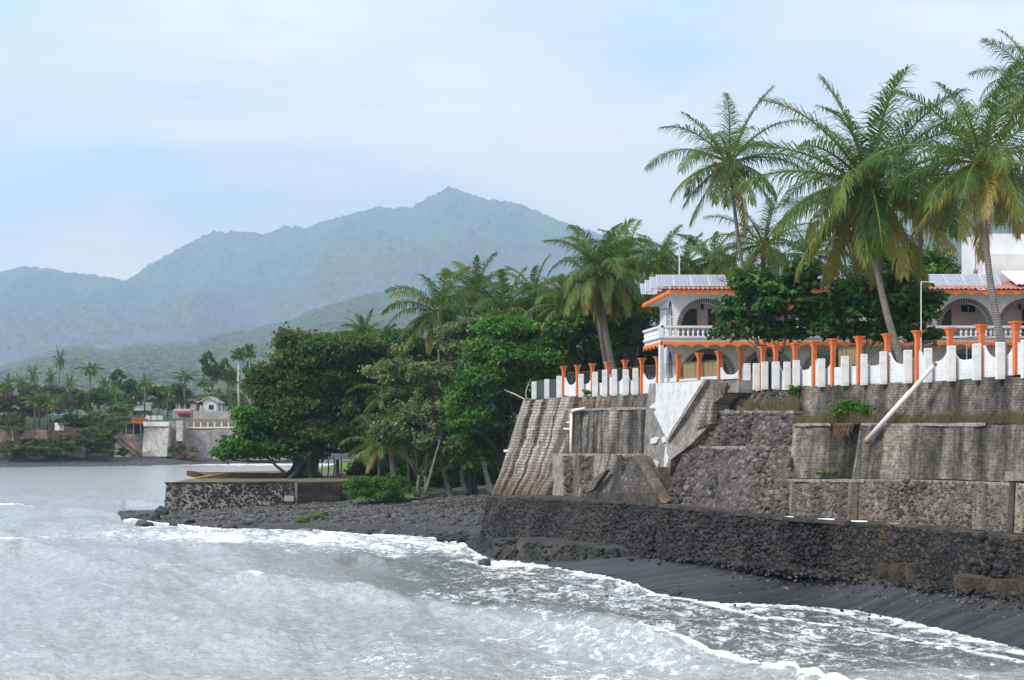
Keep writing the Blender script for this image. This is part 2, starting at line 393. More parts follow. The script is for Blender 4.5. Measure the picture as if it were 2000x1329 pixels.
M['orangeh'] = paintmat('house_orange', (.70,.18,.035), .4, dirtcol=(.5,.1,.05), d=(1, 0), nscale=2)
M['beige'] = paintmat('porch_wall', (.52,.42,.39), .2, d=(1, 0))
M['ringdark'] = plain('arch_brick', (.085,.065,.055), .9)
M['tile'] = paintmat('roof_tile', (.36,.12,.09), .9, dirtcol=(.5,.43,.42), d=(1, 0), nscale=3)
M['paletile'] = paintmat('pale_tile', (.62,.52,.5), .6, dirtcol=(.4,.3,.28), d=(1, 0), nscale=3)
M['glass'] = plain('dark_glass', (.02,.024,.03), .15, 0, .5, 0)
M['darkdoor'] = plain('dark_door', (.03,.026,.024), .5)
M['black'] = plain('black_metal', (.025,.025,.027), .5)
M['railing'] = plain('railing_metal', (.12,.12,.115), .5, .3)
M['alu'] = plain('aluminium', (.7,.71,.73), .35, .5)
M['pvc'] = plain('white_pvc', (.82,.81,.77), .4, 0, .4, .2)
M['pole'] = plain('pole_paint', (.72,.69,.65), .5, 0, .4, .3)
M['rust'] = plain('rust', (.3,.13,.05), .9)
M['reed'] = plain('reed_screen', (.36,.27,.12), .9, 0, .2, .5)
M['net'] = plain('green_net', (.035,.055,.05), .8)
M['red'] = plain('red_awning', (.4,.05,.05), .7)
M['bamboo'] = plain('bamboo', (.6,.42,.13), .7)
M['wood'] = plain('driftwood', (.16,.13,.1), .9)
M['redrail'] = plain('red_stair', (.33,.15,.1), .9)
M['yellowtrim'] = plain('cream_trim', (.66,.6,.42), .7)
def solarmat():
    m, N = newmat('solar_cells'); g = N.n('ShaderNodeTexCoord').outputs['UV']
    o = N.obj()
    br = N.n('ShaderNodeTexBrick', {'Vector': o, 'Scale': 1.0, 'Mortar Size': .012, 'Brick Width': .17, 'Row Height': .17, 'Color1': (.16,.18,.24,1), 'Color2': (.2,.22,.28,1), 'Mortar': (.42,.44,.48,1)}, offset=0.0)
    N.pbr(br.outputs[0], .22, None, .5); return m
M['solar'] = solarmat()
# ---------------------------------------------------------------- camera, light, sky, air
cam = bpy.data.cameras.new('camera'); camo = bpy.data.objects.new('camera', cam); COL.objects.link(camo)
camo.location = (0, 0, H); camo.rotation_euler = (pi/2, 0, 0)
cam.sensor_width = 36; cam.lens = 36*F/2000; cam.shift_y = (YH-664.5)/2000; cam.clip_end = 40000; cam.clip_start = .5
sc.camera = camo
TS = np.array([-.62, -.36, .70]); TS /= np.linalg.norm(TS)
sun = bpy.data.lights.new('sun', 'SUN'); sun.energy = 3.1; sun.angle = math.radians(10); sun.color = (1, .95, .88)
suno = bpy.data.objects.new('sun', sun); COL.objects.link(suno); suno.location = (-60, -40, 120)
suno.rotation_euler = Vector(tuple(TS)).to_track_quat('Z', 'Y').to_euler()
w = bpy.data.worlds.new('World'); sc.world = w; w.use_nodes = True; w.node_tree.nodes.clear(); N = NT(w.node_tree)
dirn = N.n('ShaderNodeTexCoord').outputs['Generated']
sky = N.n('ShaderNodeTexSky', sky_type='NISHITA', sun_disc=False, sun_elevation=math.asin(TS[2]), sun_rotation=math.atan2(TS[0], TS[1]), air_density=1.0, dust_density=2.0).outputs[0]
sx = N.n('ShaderNodeSeparateXYZ', {0: dirn}); dx, dz = sx.outputs[0], sx.outputs[2]
st = N.noise(N.n('ShaderNodeMapping', {'Vector': dirn, 'Location': (.31, .2, .05), 'Rotation': (0, .12, 0), 'Scale': (2.6, 2.6, 10.5)}).outputs[0], 1.0, 5, .5, .35)
st2 = N.noise(N.n('ShaderNodeMapping', {'Vector': dirn, 'Location': (1.7, .9, .4), 'Rotation': (0, .2, 0), 'Scale': (7, 7, 34)}).outputs[0], 1.0, 4, .5)
f = N.math('ADD', N.math('MULTIPLY', N.math('SUBTRACT', st, .5), 3.4), N.math('MULTIPLY', N.math('SUBTRACT', st2, .5), 1.0))
f = N.math('ADD', f, N.math('MULTIPLY_ADD', dx, -1.25, .22))
f = N.math('ADD', f, N.math('MULTIPLY', N.math('SUBTRACT', N.math('MINIMUM', dz, .25), .14), 5.0), clamp=True)
cloud = N.mix(f, (13.6, 12.5, 12.1), (7.0, 8.7, 10.9))
cl = N.mix(.2, cloud, sky)
up = N.math('MULTIPLY_ADD', N.math('MAXIMUM', N.math('SUBTRACT', dz, .25), 0.0), .7, 1.0)
cl = N.mix(1.0, cl, N.n('ShaderNodeCombineXYZ', {0: up, 1: up, 2: up}).outputs[0], 'MULTIPLY')
w.node_tree.links.new(N.n('ShaderNodeBackground', {'Color': cl, 'Strength': .1}).outputs[0], N.n('ShaderNodeOutputWorld').inputs[0])

hz = MB(); hz.box(-6400, 6400, -60, 9400, -4, 1640)
hm, N = newmat('haze_air')
N.nt.links.new(N.n('ShaderNodeVolumePrincipled', {'Color': (.56, .785, 1.0), 'Density': .000145, 'Anisotropy': .15}).outputs[0], N.n('ShaderNodeOutputMaterial').inputs['Volume'])
HAZE = hz.build('haze', hm); tag(HAZE, 'thin blue haze over the bay and the mountains', 'haze', kind='stuff')
sc.cycles.volume_bounces = 0; sc.cycles.max_bounces = 6; sc.cycles.transparent_max_bounces = 8
sc.cycles.use_denoising = True
try: sc.cycles.denoiser = 'OPENIMAGEDENOISE'
except Exception: pass
sc.cycles.sample_clamp_indirect = 8
vs = sc.view_settings; vs.view_transform = 'Standard'; vs.look = 'None'; vs.exposure = 0.32; vs.gamma = 1.0; vs.use_curve_mapping = False

# ---------------------------------------------------------------- mountains and hills
def grid_faces(nr, nc):
    r = np.arange(nr-1)[:, None]; c = np.arange(nc-1)[None]
    a = r*nc+c
    return np.stack([a, a+1, a+nc+1, a+nc], -1).reshape(-1, 4)
def hillmat(name, cols, crown):
    m, N = newmat(name); o = N.obj()
    big = N.noise(o, .006, 5, .6); mid = N.noise(o, .03, 4, .6)
    col = N.ramp(N.math('MULTIPLY_ADD', mid, .5, N.math('MULTIPLY', big, .5)), [(.35, cols[0]), (.5, cols[1]), (.65, cols[2])])
    v = N.n('ShaderNodeTexVoronoi', {'Vector': o, 'Scale': crown, 'Randomness': 1.0})
    r = N.n('ShaderNodeSeparateColor', {0: v.outputs[1]}).outputs[0]
    col = N.mix(.65, col, N.mix(r, tuple(c*.45 for c in cols[0]), tuple(c*1.7 for c in cols[2])))
    h = N.math('SUBTRACT', N.noise(o, crown*3, 4), N.math('MULTIPLY', v.outputs[0], 1.0))
    N.pbr(col, .95, N.bump(h, 1.0, .6/crown), spec=.05); return m
def hill(name, ridge, Y0, Y1, mat, label, relief, crownsize, crownamp, step, nr, seed, px0=-500, px1=2700, base=0.0, power=1.15, jag=None):
    px = np.arange(px0, px1, step, dtype=float)
    rp = np.interp(px, [a for a, b in ridge], [b for a, b in ridge])
    rp = rp+ (fbm(px*.02, px*0, seed+3, 4)-.5)*14*(1 if Y1 > 2000 else .8)
    Zr = H+(YH-rp)/F*Y1
    v = np.linspace(0, 1, nr)[:, None]
    Y = Y0+(Y1-Y0)*v+0*px[None]
    X = (px[None]-1000)/F*Y
    Z = base+(Zr[None]-base)*v**power
    rel = (1-np.abs(2*fbm(X/relief[0], Y/relief[1], seed, 5)-1))-.6
    Z = Z+rel*relief[2]*(v*(1-v))*4*(np.clip((Zr[None]-base), 0, None)/np.max(Zr))
    d, r = cell(X/crownsize, Y/crownsize, seed+1)
    Z = Z+crownamp*(np.clip(1-d*1.25, 0, 1)**.6)*(.5+.8*r)
    d, r = cell(X/crownsize/3, Y/crownsize/3, seed+4)
    Z = Z+crownamp*.4*(1-d)*np.clip(r, .2, 1)
    # a back side so the ridge is solid
    bY = Y[-1]+np.array([[(Y1-Y0)*.06], [(Y1-Y0)*.12]]); bX = (px[None]-1000)/F*Y1+0*bY
    bZ = np.stack([base+(Zr-base)*.5, np.full_like(Zr, base)])
    X = np.concatenate([X, bX]); Y = np.concatenate([Y, bY]); Z = np.concatenate([Z, bZ])
    V = np.stack([X, Y, Z], -1).reshape(-1, 3)
    o = obj(name, V, grid_faces(nr+2, len(px)), mat, smooth=True)
    return tag(o, label, 'hills', kind='structure')
ridge = [(-500,560),(-200,545),(0,532),(60,528),(110,534),(160,540),(245,551),(290,525),(340,500),(385,472),(425,458),(470,455),(515,461),(560,448),(600,452),(640,436),(690,420),(750,410),(805,408),(840,386),(878,371),(905,382),(940,392),(1000,402),(1040,418),(1085,438),(1140,456),(1200,474),(1260,495),(1350,520),(1500,530),(1650,480),(1780,410),(1870,362),(1960,335),(2100,318),(2300,330),(2700,420)]
hill('mountains', ridge, 5400, 9000, hillmat('mountain_forest', [(.003,.008,.006), (.022,.036,.02), (.11,.13,.07)], .042), 'high blue forested mountain ridge with a pointed peak', (560, 2000, 760), 30, 21, 3.2, 240, 11)  # colour steps put sunlit and shaded crowns into the forest tone
ridge2 = [(-500,735),(0,722),(50,706),(95,690),(135,683),(180,684),(215,689),(255,682),(300,680),(345,679),(390,668),(430,662),(480,655),(525,640),(570,628),(610,612),(650,600),(700,583),(745,576),(790,578),(850,590),(1000,600),(1300,640),(1600,600),(1750,480),(1850,420),(1930,404),(2000,398),(2200,386),(2700,430)]
hill('hills', ridge2, 1200, 4600, hillmat('hill_forest', [(.012,.022,.012), (.04,.06,.024), (.11,.125,.05)], .12), 'lower green wooded hills rising behind the far shore', (270, 950, 120), 22, 9.5, 2.2, 230, 23, base=9, power=1.0)

# ---------------------------------------------------------------- water
EDGE = [(-3000,931),(-500,930),(0,914),(250,911),(500,905),(560,900)]
WL = [(200,1018),(265,1014),(310,1021),(400,1030),(500,1036),(600,1039),(700,1042),(780,1046),(860,1052),(900,1058),(925,1077),(960,1097),(1010,1100),(1060,1105),(1100,1113),(1182,1126),(1244,1144),(1278,1160),(1400,1180),(1500,1181),(1600,1187),(1675,1194),(1763,1212),(1850,1234),(2000,1270),(2300,1350),(3200,1500)]
def smooth(a, b, x):
    t = np.clip((x-a)/(b-a), 0, 1); return t*t*(3-2*t)
colpx = np.concatenate([np.arange(-3200, -250, 70), np.arange(-250, 2250, 3.5), np.arange(2250, 3300, 60)])
rowpy = np.concatenate([np.arange(904, 960, 2.0), np.arange(960, 1345, 1.6), np.arange(1345, 1700, 12)])
PX, PY = np.meshgrid(colpx, rowpy)
Yw = H*F/(PY-YH); Xw = (PX-1000)/F*Yw
U = Xw*DX+Yw*DY; S = Xw*NX+Yw*NY
near = smooth(230, 90, Yw)
Zw = (fbm(U*.12, S*.36, 5, 3)-.5)*.8*(.35+.65*near)
rid = 1-np.abs(2*fbm(U*.6+S*.1, S*1.3, 9, 3)-1)
Zw += (rid-.6)*.09*(.3+.7*near)
rid2 = 1-np.abs(2*fbm(U*1.1, S*2.3, 31, 3)-1)
Zw += (rid2-.6)*.03*near
foam = np.zeros_like(Zw)
def crest(tab, amp, back, front, ftab, jag=1.0):
    """wave crest line given by photo points at z=0; amp and foam vary along px"""
    global Zw, foam
    xs = [a for a, b in tab]
    yc = np.interp(PX, xs, [b for a, b in tab])+(fbm(PX*.02, 0*PX, 77, 3)-.5)*10*jag
    yc = np.maximum(yc, 900)
    d = (Yw-H*F/(yc-YH))*.75            # >0 beyond the crest
    a = np.interp(PX, xs, amp)
    Zw = Zw+a*np.where(d < 0, np.exp(-(d/back)**2), np.exp(-(d/front)**2))
    fa = np.interp(PX, [p for p, q in ftab], [q for p, q in ftab], left=0, right=0)
    foam = np.maximum(foam, fa*np.where(d < 0, np.exp(-(d/(.35*back))**2), np.exp(-(d/(front*2.2))**2)))
crest([(380,1130),(430,1138),(500,1150),(620,1160),(700,1172),(800,1192),(950,1212),(1100,1238),(1200,1264),(1350,1302),(1500,1336),(1700,1385)], [0,.35,.8,.62,.66,.6,.6,.75,.9,.9,.8,.6], 2.1, .7,
      [(440,0),(466,.55),(500,1.0),(522,.55),(560,.1),(640,.5),(700,.55),(740,.2),(900,.25),(1150,.4),(1230,.7),(1320,.95),(1500,1.1),(1700,1.1)])
crest([(560,1112),(640,1104),(700,1094),(740,1101),(800,1106),(900,1108)], [0,.35,.6,.5,.25,0], 1.6, .8, [(600,0),(648,.6),(690,.2),(760,0)])
crest([(-400,1072),(0,1080),(70,1082),(130,1092),(190,1104),(260,1110),(330,1120)], [.9,.9,.8,.5,.3,.25,0], 2.4, 1.0, [(-400,1.2),(0,1.0),(50,.85),(90,.35),(200,.45),(300,.25),(350,0)])
crest([(-300,999),(0,998),(75,997),(140,999),(320,1000)], [.6,.6,.4,.22,0], 3, 1.4, [(-300,1.2),(0,1.1),(66,.9),(80,.1),(320,0)], .3)
crest([(-400,1046),(0,1036),(200,1035),(400,1037),(700,1052),(950,1078)], [.2,.22,.3,.3,.25,.2], 2.5, 1.5, [(-300,.4),(0,.45),(200,.55),(330,.8),(950,.85)])
crest([(900,1095),(1000,1112),(1100,1125),(1200,1143),(1245,1158),(1330,1175),(1420,1200),(1560,1225),(1700,1250),(1800,1275),(2000,1315)], [0,.1,.2,.3,.38,.25,.25,.25,.2,.2,.2], 1.4, .7, [(880,.7),(1100,.85),(1240,1.1),(1330,.95),(1500,.85),(1700,.9),(2100,.9)])
crest([(300,1260),(700,1245),(1000,1290),(1300,1350)], [.1,.16,.16,.2], 2, 1, [(300,.3),(700,.42),(1300,.5)])
eg = np.interp(PX, [a for a, b in WL], [b for a, b in WL])
dE = H*F/(np.maximum(eg, 900)-YH)-Yw      # metres seaward of the water's edge, along the view
shore = np.where((PX > 240) & (dE > -3), np.exp(-np.clip(dE, 0, 99)/np.interp(PX, [240,600,950,1300,2000], [7,11,11,5.5,4.5]))*.84, 0)
foam = np.maximum(foam, shore)
band = np.exp(-((PY-np.interp(PX, [0,300,900], [1052,1046,1070]))/np.interp(PX, [0,300,900], [16,21,34]))**2)*np.interp(PX, [-200,0,250,330,900,1050], [.4,.45,.55,.7,.7,.3])
foam = np.maximum(foam, band)
swirl = smooth(520, 950, PX)*smooth(1046, 1072, PY)*smooth(1420, 1290, PY)*.54*np.interp(PY-np.interp(PX, [600,1500], [1155,1330]), [-60,-8,2,40], [1,.88,.6,.75])
foam = np.maximum(foam, swirl)
foam = np.maximum(foam, smooth(250, 800, PX)*smooth(1180, 1250, PY)*.47)
foam = np.maximum(foam, smooth(60, 330, PX)*smooth(480, 300, PX)*np.exp(-((PY-1106)/12)**2)*.5)
foam = np.maximum(foam, np.exp(-((PY-908)/3.2)**2)*np.interp(PX, [80,150,330,420,520], [0,.32,.5,.75,.75]))
foam = np.maximum(foam, .15*near)
foam = foam+(fbm(U*.22, S*.5, 61, 4)-.5)*.34*near*smooth(.2, .4, foam)
olive_zone = (smooth(420, 980, PX)*smooth(1040, 1100, PY)*np.interp(PY-np.interp(PX, [400,700,1500], [1138,1166,1330]), [-40,-6,4,60], [1,.8,.15,.3])*.85)  # darker olive water between the front crest and the shore, towards the right
# the last metre runs up the sand as a thin sheet
run = np.clip((1.2-dE)/1.2, 0, 1)
inb = (PX > 240) & (dE > -30)
Zw = np.where(inb & (dE > 0), Zw*smooth(0, 3, dE)+.02, Zw)
Zw = np.where(inb & (dE <= 0), -.25*smooth(0, 6, -dE), Zw)
Zw += np.where((foam > .6), (vn(Xw*5, Yw*4, 3)-.3)*.16*np.clip(foam-.6, 0, .5)*2, 0)
m, N = newmat('sea_water'); o = N.obj()
al = N.n('ShaderNodeMapping', {'Vector': o, 'Rotation': (0, 0, math.radians(-20.2)), 'Scale': (1, 1, 1)}).outputs[0]   # x across the waves, y along them
n1 = N.noise(N.scalev(al, 1.5, .9, .5), 1.0, 7, .68, .9)
n2 = N.noise(N.scalev(al, 6.5, 4.2, 1), 1.0, 6, .7, 1.3)
fo = N.attr('foam')
lac = N.math('ADD', N.math('MULTIPLY', N.math('SUBTRACT', n1, .5), 1.5), N.math('MULTIPLY', N.math('SUBTRACT', n2, .5), 1.25))
mk = N.math('MULTIPLY', N.math('ADD', N.math('ADD', fo, lac), -.5), 4.5, clamp=True)
b1 = N.noise(N.scalev(al, 2.2, 1.3, 1), 1.0, 6, .7); b2 = N.noise(N.scalev(al, 11, 6, 1), 1.0, 3, .6)
nrm = N.bump(N.math('ADD', b1, N.math('MULTIPLY', b2, .3)), .75, .2)
ripple_tone = N.ramp(N.math('ADD', N.math('MULTIPLY', N.noise(N.scalev(al, 3.4, 1.9, 1), 1.0, 6, .68, .1), .86), N.math('MULTIPLY', N.noise(N.scalev(al, .35, .16, 1), 1.0, 3, .5), .14)), [(.32, 0), (.5, .5), (.68, 1)])  # streaks that paint the ripples' reflection contrast into the water colour
base = N.mix(ripple_tone, (.29,.298,.29), (.42,.432,.427))
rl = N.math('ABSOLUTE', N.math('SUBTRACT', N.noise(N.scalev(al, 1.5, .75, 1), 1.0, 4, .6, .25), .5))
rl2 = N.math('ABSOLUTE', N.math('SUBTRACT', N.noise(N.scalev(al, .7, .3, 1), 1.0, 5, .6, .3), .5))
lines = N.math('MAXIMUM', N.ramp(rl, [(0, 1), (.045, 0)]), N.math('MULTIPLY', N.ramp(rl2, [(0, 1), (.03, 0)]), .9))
base = N.mix(N.math('MULTIPLY', lines, .4), base, (.10,.105,.10))  # thin dark ripple edges, their shading put into the base colour
base = N.mix(N.attr('olive_zone'), base, (.055,.058,.045))
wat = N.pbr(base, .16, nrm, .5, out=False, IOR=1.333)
fnrm = N.bump(N.math('ADD', n2, mk), .8, .08)
fsh = N.pbr(N.mix(n2, (.62,.64,.66), (.86,.88,.9)), .8, fnrm, .2, out=False)
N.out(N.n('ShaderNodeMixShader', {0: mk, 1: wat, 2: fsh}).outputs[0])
wo = obj('water', np.stack([Xw, Yw, Zw], -1).reshape(-1, 3), grid_faces(*PX.shape)[:, ::-1].copy(), m, smooth=True, extra={'foam': foam.ravel(), 'olive_zone': olive_zone.ravel()})
tag(wo, 'grey sea of the bay with foam and low breaking waves', 'sea', kind='structure')

# ---------------------------------------------------------------- beaches
def beach(name, lab, wl, foot, mat, cols, nr=60, under=.45, seed=0, bump=.05, zpow=1.0, extra=None):
    c = np.array(cols, float)
    yw = np.interp(c, [a for a, b in wl], [b for a, b in wl])
    yf = np.interp(c, [a for a, *b in foot], [b[0] for a, *b in foot]); zf = np.interp(c, [a for a, *b in foot], [b[1] for a, *b in foot])
    Yw0 = H*F/(yw-YH); Yf = (H-zf)*F/(yf-YH)
    Xa = (c-1000)/F*Yw0; Xb = (c-1000)/F*Yf
    v = np.concatenate([np.linspace(-1.0, 0, 14)[:-1], np.linspace(0, 1.0, nr), [1.25]])[:, None]
    d = np.maximum(Yf-Yw0, 2.0)[None]
    Y = Yw0[None]+np.where(v < 0, v*8, v*d); X = (c[None]-1000)/F*Y
    t = np.clip(v, 0, 1.3)**zpow
    Z = np.where(v < 0, v*.6, zf[None]*t)
    Z = Z+(fbm(X*.5, Y*.5, seed, 4)-.5)*bump*2*smooth(-.1, .3, v)
    V = np.stack([X, Y, Z+.012], -1).reshape(-1, 3)
    o = obj(name, V, grid_faces(len(v), len(c)), mat, smooth=True, extra={'wet': np.repeat((1-np.clip(v, 0, 1)).ravel(), len(c))})
    tag(o, lab, 'beach', kind='structure'); return X, Y, Z
m, N = newmat('dark_sand'); o = N.obj(); wet = N.attr('wet')
al = N.scalev(N.n('ShaderNodeMapping', {'Vector': o, 'Rotation': (0, 0, math.radians(-17))}).outputs[0], .13, 1.9, 1)
sn = N.noise(al, 1.0, 6, .62, .5); fn = N.noise(o, 9, 5, .7)
col = N.mix(N.ramp(sn, [(.3, 0), (.75, 1)]), (.02,.0198,.021), (.06,.06,.064))
col = N.mix(N.ramp(fn, [(.55, 0), (.75, 1)]), col, (.028,.027,.027))
r = N.math('SUBTRACT', N.math('MULTIPLY_ADD', sn, .5, .35), N.math('MULTIPLY', N.math('POWER', wet, 1.5), .38))
N.pbr(col, r, N.bump(N.math('ADD', N.math('MULTIPLY', fn, .7), N.math('MULTIPLY', sn, .15)), .5, .03), .45); M['sand'] = m
m, N = newmat('pebble_ground'); o = N.obj()
v = N.n('ShaderNodeTexVoronoi', {'Vector': o, 'Scale': 4.5}); rr = N.n('ShaderNodeSeparateColor', {0: v.outputs[1]}).outputs[0]
col = N.mix(N.math('POWER', N.attr('wet'), 2.0), N.ramp(rr, [(0, (.05,.05,.052)), (.6, (.1,.097,.093)), (1, (.17,.155,.14))]), (.032,.032,.034))
N.pbr(col, .75, N.bump(v.outputs[0], 1.0, .15), .3); M['pebbleground'] = m
FOOT = [(880,1056,.05),(925,1074,0.0),(960,1094,.02),(1060,1097,.06),(1150,1095,.28),(1250,1088,.5),(1300,1092,.6),(1500,1112,.8),(1700,1137,.95),(2000,1170,1.2),(2300,1205,1.4),(3200,1300,1.8)]
beach('sand', 'dark wet volcanic sand below the sea wall', [(a, b+0.0) for a, b in WL if a >= 900], FOOT, M['sand'], np.concatenate([np.arange(935, 2320, 6), np.arange(2320, 3200, 60)]), seed=3)
PF = [(200,1000,.1),(325,1000,.3),(450,990,.65),(580,983,.95),(665,981,1.05),(800,974,1.4),(950,964,1.9),(1010,960,2.0)]
PBX, PBY, PBZ = beach('pebble_beach', 'grey pebble beach in front of the stone terrace wall', [(200,1009),(265,1013),(310,1021),(400,1030),(500,1036),(600,1039),(700,1042),(780,1046),(860,1052),(930,1062),(1010,1075)], PF, M['pebbleground'], np.arange(236, 1010, 6), seed=8, zpow=.9)
rng = np.random.default_rng(5)
# loose stones lying all over that beach
n = 5200; ii = rng.integers(14, PBX.shape[0]-2, n); jj = rng.integers(0, PBX.shape[1]-1, n)
keep = rng.uniform(0, 1, n) < np.where(ii < 28, .12, 1.0)
ii, jj = ii[keep], jj[keep]; n = len(ii)
C = np.stack([PBX[ii, jj]+rng.uniform(-.15, .15, n), PBY[ii, jj]+rng.uniform(-.3, .3, n), PBZ[ii, jj]+.03], 1)
V, T, t = stones(C, 0, np.clip(rng.lognormal(-2.35, .5, n), .045, .42), rng, lowres=True, squash=.55)
tag(obj('pebbles', V, T, M['pebble'], tint=t, smooth=True), 'grey pebbles scattered over the small beach', 'pebbles', kind='stuff')

# ---------------------------------------------------------------- ground behind the walls
m, N = newmat('garden_soil'); o = N.obj()
n = N.noise(o, .5, 6, .6)
N.pbr(N.ramp(n, [(.3, (.1,.075,.05)), (.5, (.13,.12,.06)), (.7, (.09,.12,.035))]), .95, N.bump(N.noise(o, 5, 4), .6, .05), .1); M['soil'] = m
m, N = newmat('terrace_ground'); o = N.obj()
n = N.noise(o, .35, 6, .65)
N.pbr(N.ramp(n, [(.35, (.11,.085,.06)), (.5, (.15,.125,.085)), (.62, (.12,.115,.06)), (.75, (.08,.062,.045))]), .95, N.bump(N.noise(o, 6, 4), .6, .05), .1); M['terrace'] = m
m, N = newmat('lawn'); o = N.obj()
N.pbr(N.ramp(N.noise(o, .7, 5), [(.35, (.05,.1,.02)), (.65, (.11,.19,.045))]), .95, N.bump(N.noise(o, 9, 4), .6, .05), .1); M['lawn'] = m
def flat(name, pts, z, mat, lab, depth=.6, kind='structure', cat='ground'):
    b = MB(); b.prism([(p[0], p[1], (p[2] if len(p) > 2 else z)) for p in pts], (0, 0, -depth)); return tag(b.build(name, mat), lab, cat, kind=kind)
a0, a1 = LXY(2400, -.05), LXY(1030, -.05)
flat('upper_ground', [a0, a1, (3, 150), (14, 330), (260, 330), (260, 40), (60, 20)], 9.86, M['soil'], 'garden soil on top of the coast wall', 1.0)
# low land behind the beach: one sheet, then terrace
def sheet(name, xs, ys, zf, mat, lab, cat='ground'):
    X, Y = np.meshgrid(xs, ys); Z = zf(X, Y)
    return tag(obj(name, np.stack([X, Y, Z], -1).reshape(-1, 3), grid_faces(*X.shape), mat, smooth=True), lab, cat, kind='structure')
def low(X, Y):
    back = np.interp(X, [-40,-20,-17,-8,8,40], [139,141,139.5,137.5,134,128])
    return np.where(Y < back, -1.5, 1.6+.028*np.clip(Y-back, 0, 40)+(fbm(X*.25, Y*.25, 4)-.5)*.25)*smooth(-26, -24, X+0*Y)+np.where(X < -24, -1.5, 0)*(1-smooth(-26, -24, X))
sheet('lawn', np.arange(-26, 15, .8), np.concatenate([np.arange(127, 150, .8), np.arange(150, 305, 3)]), low, M['lawn'], 'grass under the trees behind the pebble beach')
TP = [(-30.4,135.3),(-19.2,137.6),(-15.6,139),(-15.0,140),(-14,166),(-24,176),(-32.5,168)]
flat('terrace_ground', TP, 2.82, M['terrace'], 'bare earth on top of the stone terrace', .5)
b = MB(); b.box(-27.5, -12, 215, 219, 2.7, 3.0); tag(b.build('path', M['conc']), 'pale path across the lawn behind the big tree', 'path', kind='structure')
# ground of the far shore, rising to the hills
def farg(X, Y):
    sh = np.interp(X/np.maximum(Y, 1)*F+1000, [-3000,0,250,500,700,900], [282,288,297,320,332,332])
    cl = sh+np.interp(X, [-140,-100,-89,-84,-20,60], [9,9,11,24,24,30])
    z = np.interp(Y-sh, [-15,0,12], [-1.2,0,1.5])
    up = np.interp(X, [-140,-110,-95,-88,-84,0], [6.5,6.2,6.3,5.5,6.0,6.0])
    rough = fbm(X*.12, Y*.12, 41, 4)
    z = z+smooth(0, 5.5, Y-cl-(rough-.5)*9)*up+(rough-.5)*1.1*smooth(4, 12, Y-sh)
    z = z+np.clip(Y-cl-14, 0, 400)*.012
    return z
m, N = newmat('far_cliff'); o = N.obj()
nz = N.n('ShaderNodeSeparateXYZ', {0: N.n('ShaderNodeNewGeometry').outputs['Normal']}).outputs[2]
hh = N.n('ShaderNodeSeparateXYZ', {0: o}).outputs[2]
c1 = N.ramp(N.noise(N.scalev(o, 1, 1, 1.6), .35, 6, .65), [(.35, (.06,.055,.04)), (.48, (.12,.08,.065)), (.6, (.2,.145,.115)), (.72, (.3,.25,.205))])
c2 = N.ramp(N.noise(o, .5, 5), [(.4, (.03,.045,.02)), (.65, (.075,.09,.035))])
col = N.mix(N.ramp(nz, [(.72, 0), (.9, 1)]), c1, c2)
peb = N.ramp(N.noise(o, 1.5, 5), [(.4, (.05,.05,.054)), (.65, (.12,.115,.115))])
col = N.mix(N.ramp(hh, [(.0, 1), (.02, 1)]), col, col)
col = N.mix(N.ramp(N.math('MULTIPLY', hh, .1), [(.15, 1), (.2, 0)]), col, peb)
N.pbr(col, .95, N.bump(N.noise(o, 1.2, 6, .7), 1.0, .6), .1); M['cliff'] = m
sheet('terrain', np.concatenate([np.arange(-420, -150, 8), np.arange(-150, 30, 1.1), np.arange(30, 420, 12)]), np.concatenate([np.arange(272, 350, .9), np.arange(350, 640, 12)]), farg, M['cliff'], 'far shore of reddish low cliffs, dark shingle and wooded land')
# ---------------------------------------------------------------- coast walls
INL = np.array([-NX, -NY, 0.0])          # inland
def resamp(pts, n):
    pts = np.array(pts); d = np.concatenate([[0], np.cumsum(np.linalg.norm(np.diff(pts, axis=0), axis=1))])
    t = np.linspace(0, d[-1], n); return np.stack([np.interp(t, d, pts[:, k]) for k in range(3)], 1)
def wall(name, tops, bots, mat, parent, depth=1.2, res=.3, disp=.06, seed=0, inl=INL, freq=.9, stepped=0):
    """solid wall between a top edge and a bottom edge, its face slightly uneven"""
    tops, bots = np.array(tops, float), np.array(bots, float)
    L_ = np.linalg.norm(np.diff(tops, axis=0), axis=1).sum(); hh = np.linalg.norm(tops.mean(0)-bots.mean(0))
    nu, nv = max(3, int(L_/res)+1), max(3, int(hh/res)+1)
    A, B = resamp(tops, nu), resamp(bots, nu)
    v = np.linspace(0, 1, nv)[:, None, None]
    Pt = A[None]*(1-v)+B[None]*v
    u = Pt[..., 0]*DX+Pt[..., 1]*DY
    k = (fbm(u*freq+seed*3.1, Pt[..., 2]*freq, seed, 4)-.5)*2*disp
    Pt = Pt-inl*k[..., None]
    Pt[0, :, 2] += (fbm(u[0]*1.5, u[0]*0, seed+2, 4)-.5)*.14
    back = Pt[0]+inl*depth; backb = Pt[-1]+inl*depth
    V = np.concatenate([Pt.reshape(-1, 3), back, backb]); n0 = nu*nv
    Fc = [grid_faces(nv, nu)[:, ::-1]]
    c = np.arange(nu-1)
    Fc.append(np.stack([c, c+1, n0+c+1, n0+c], 1)); Fc.append(np.stack([n0+c, n0+c+1, n0+nu+c+1, n0+nu+c], 1))
    sides = []
    for e in (0, nu-1):
        sides.append([r*nu+e for r in range(nv)]+[n0+nu+e, n0+e])
    Fl = [list(map(int, f)) for a in Fc for f in a]+sides
    return obj(name, V, Fl, mat, parent)
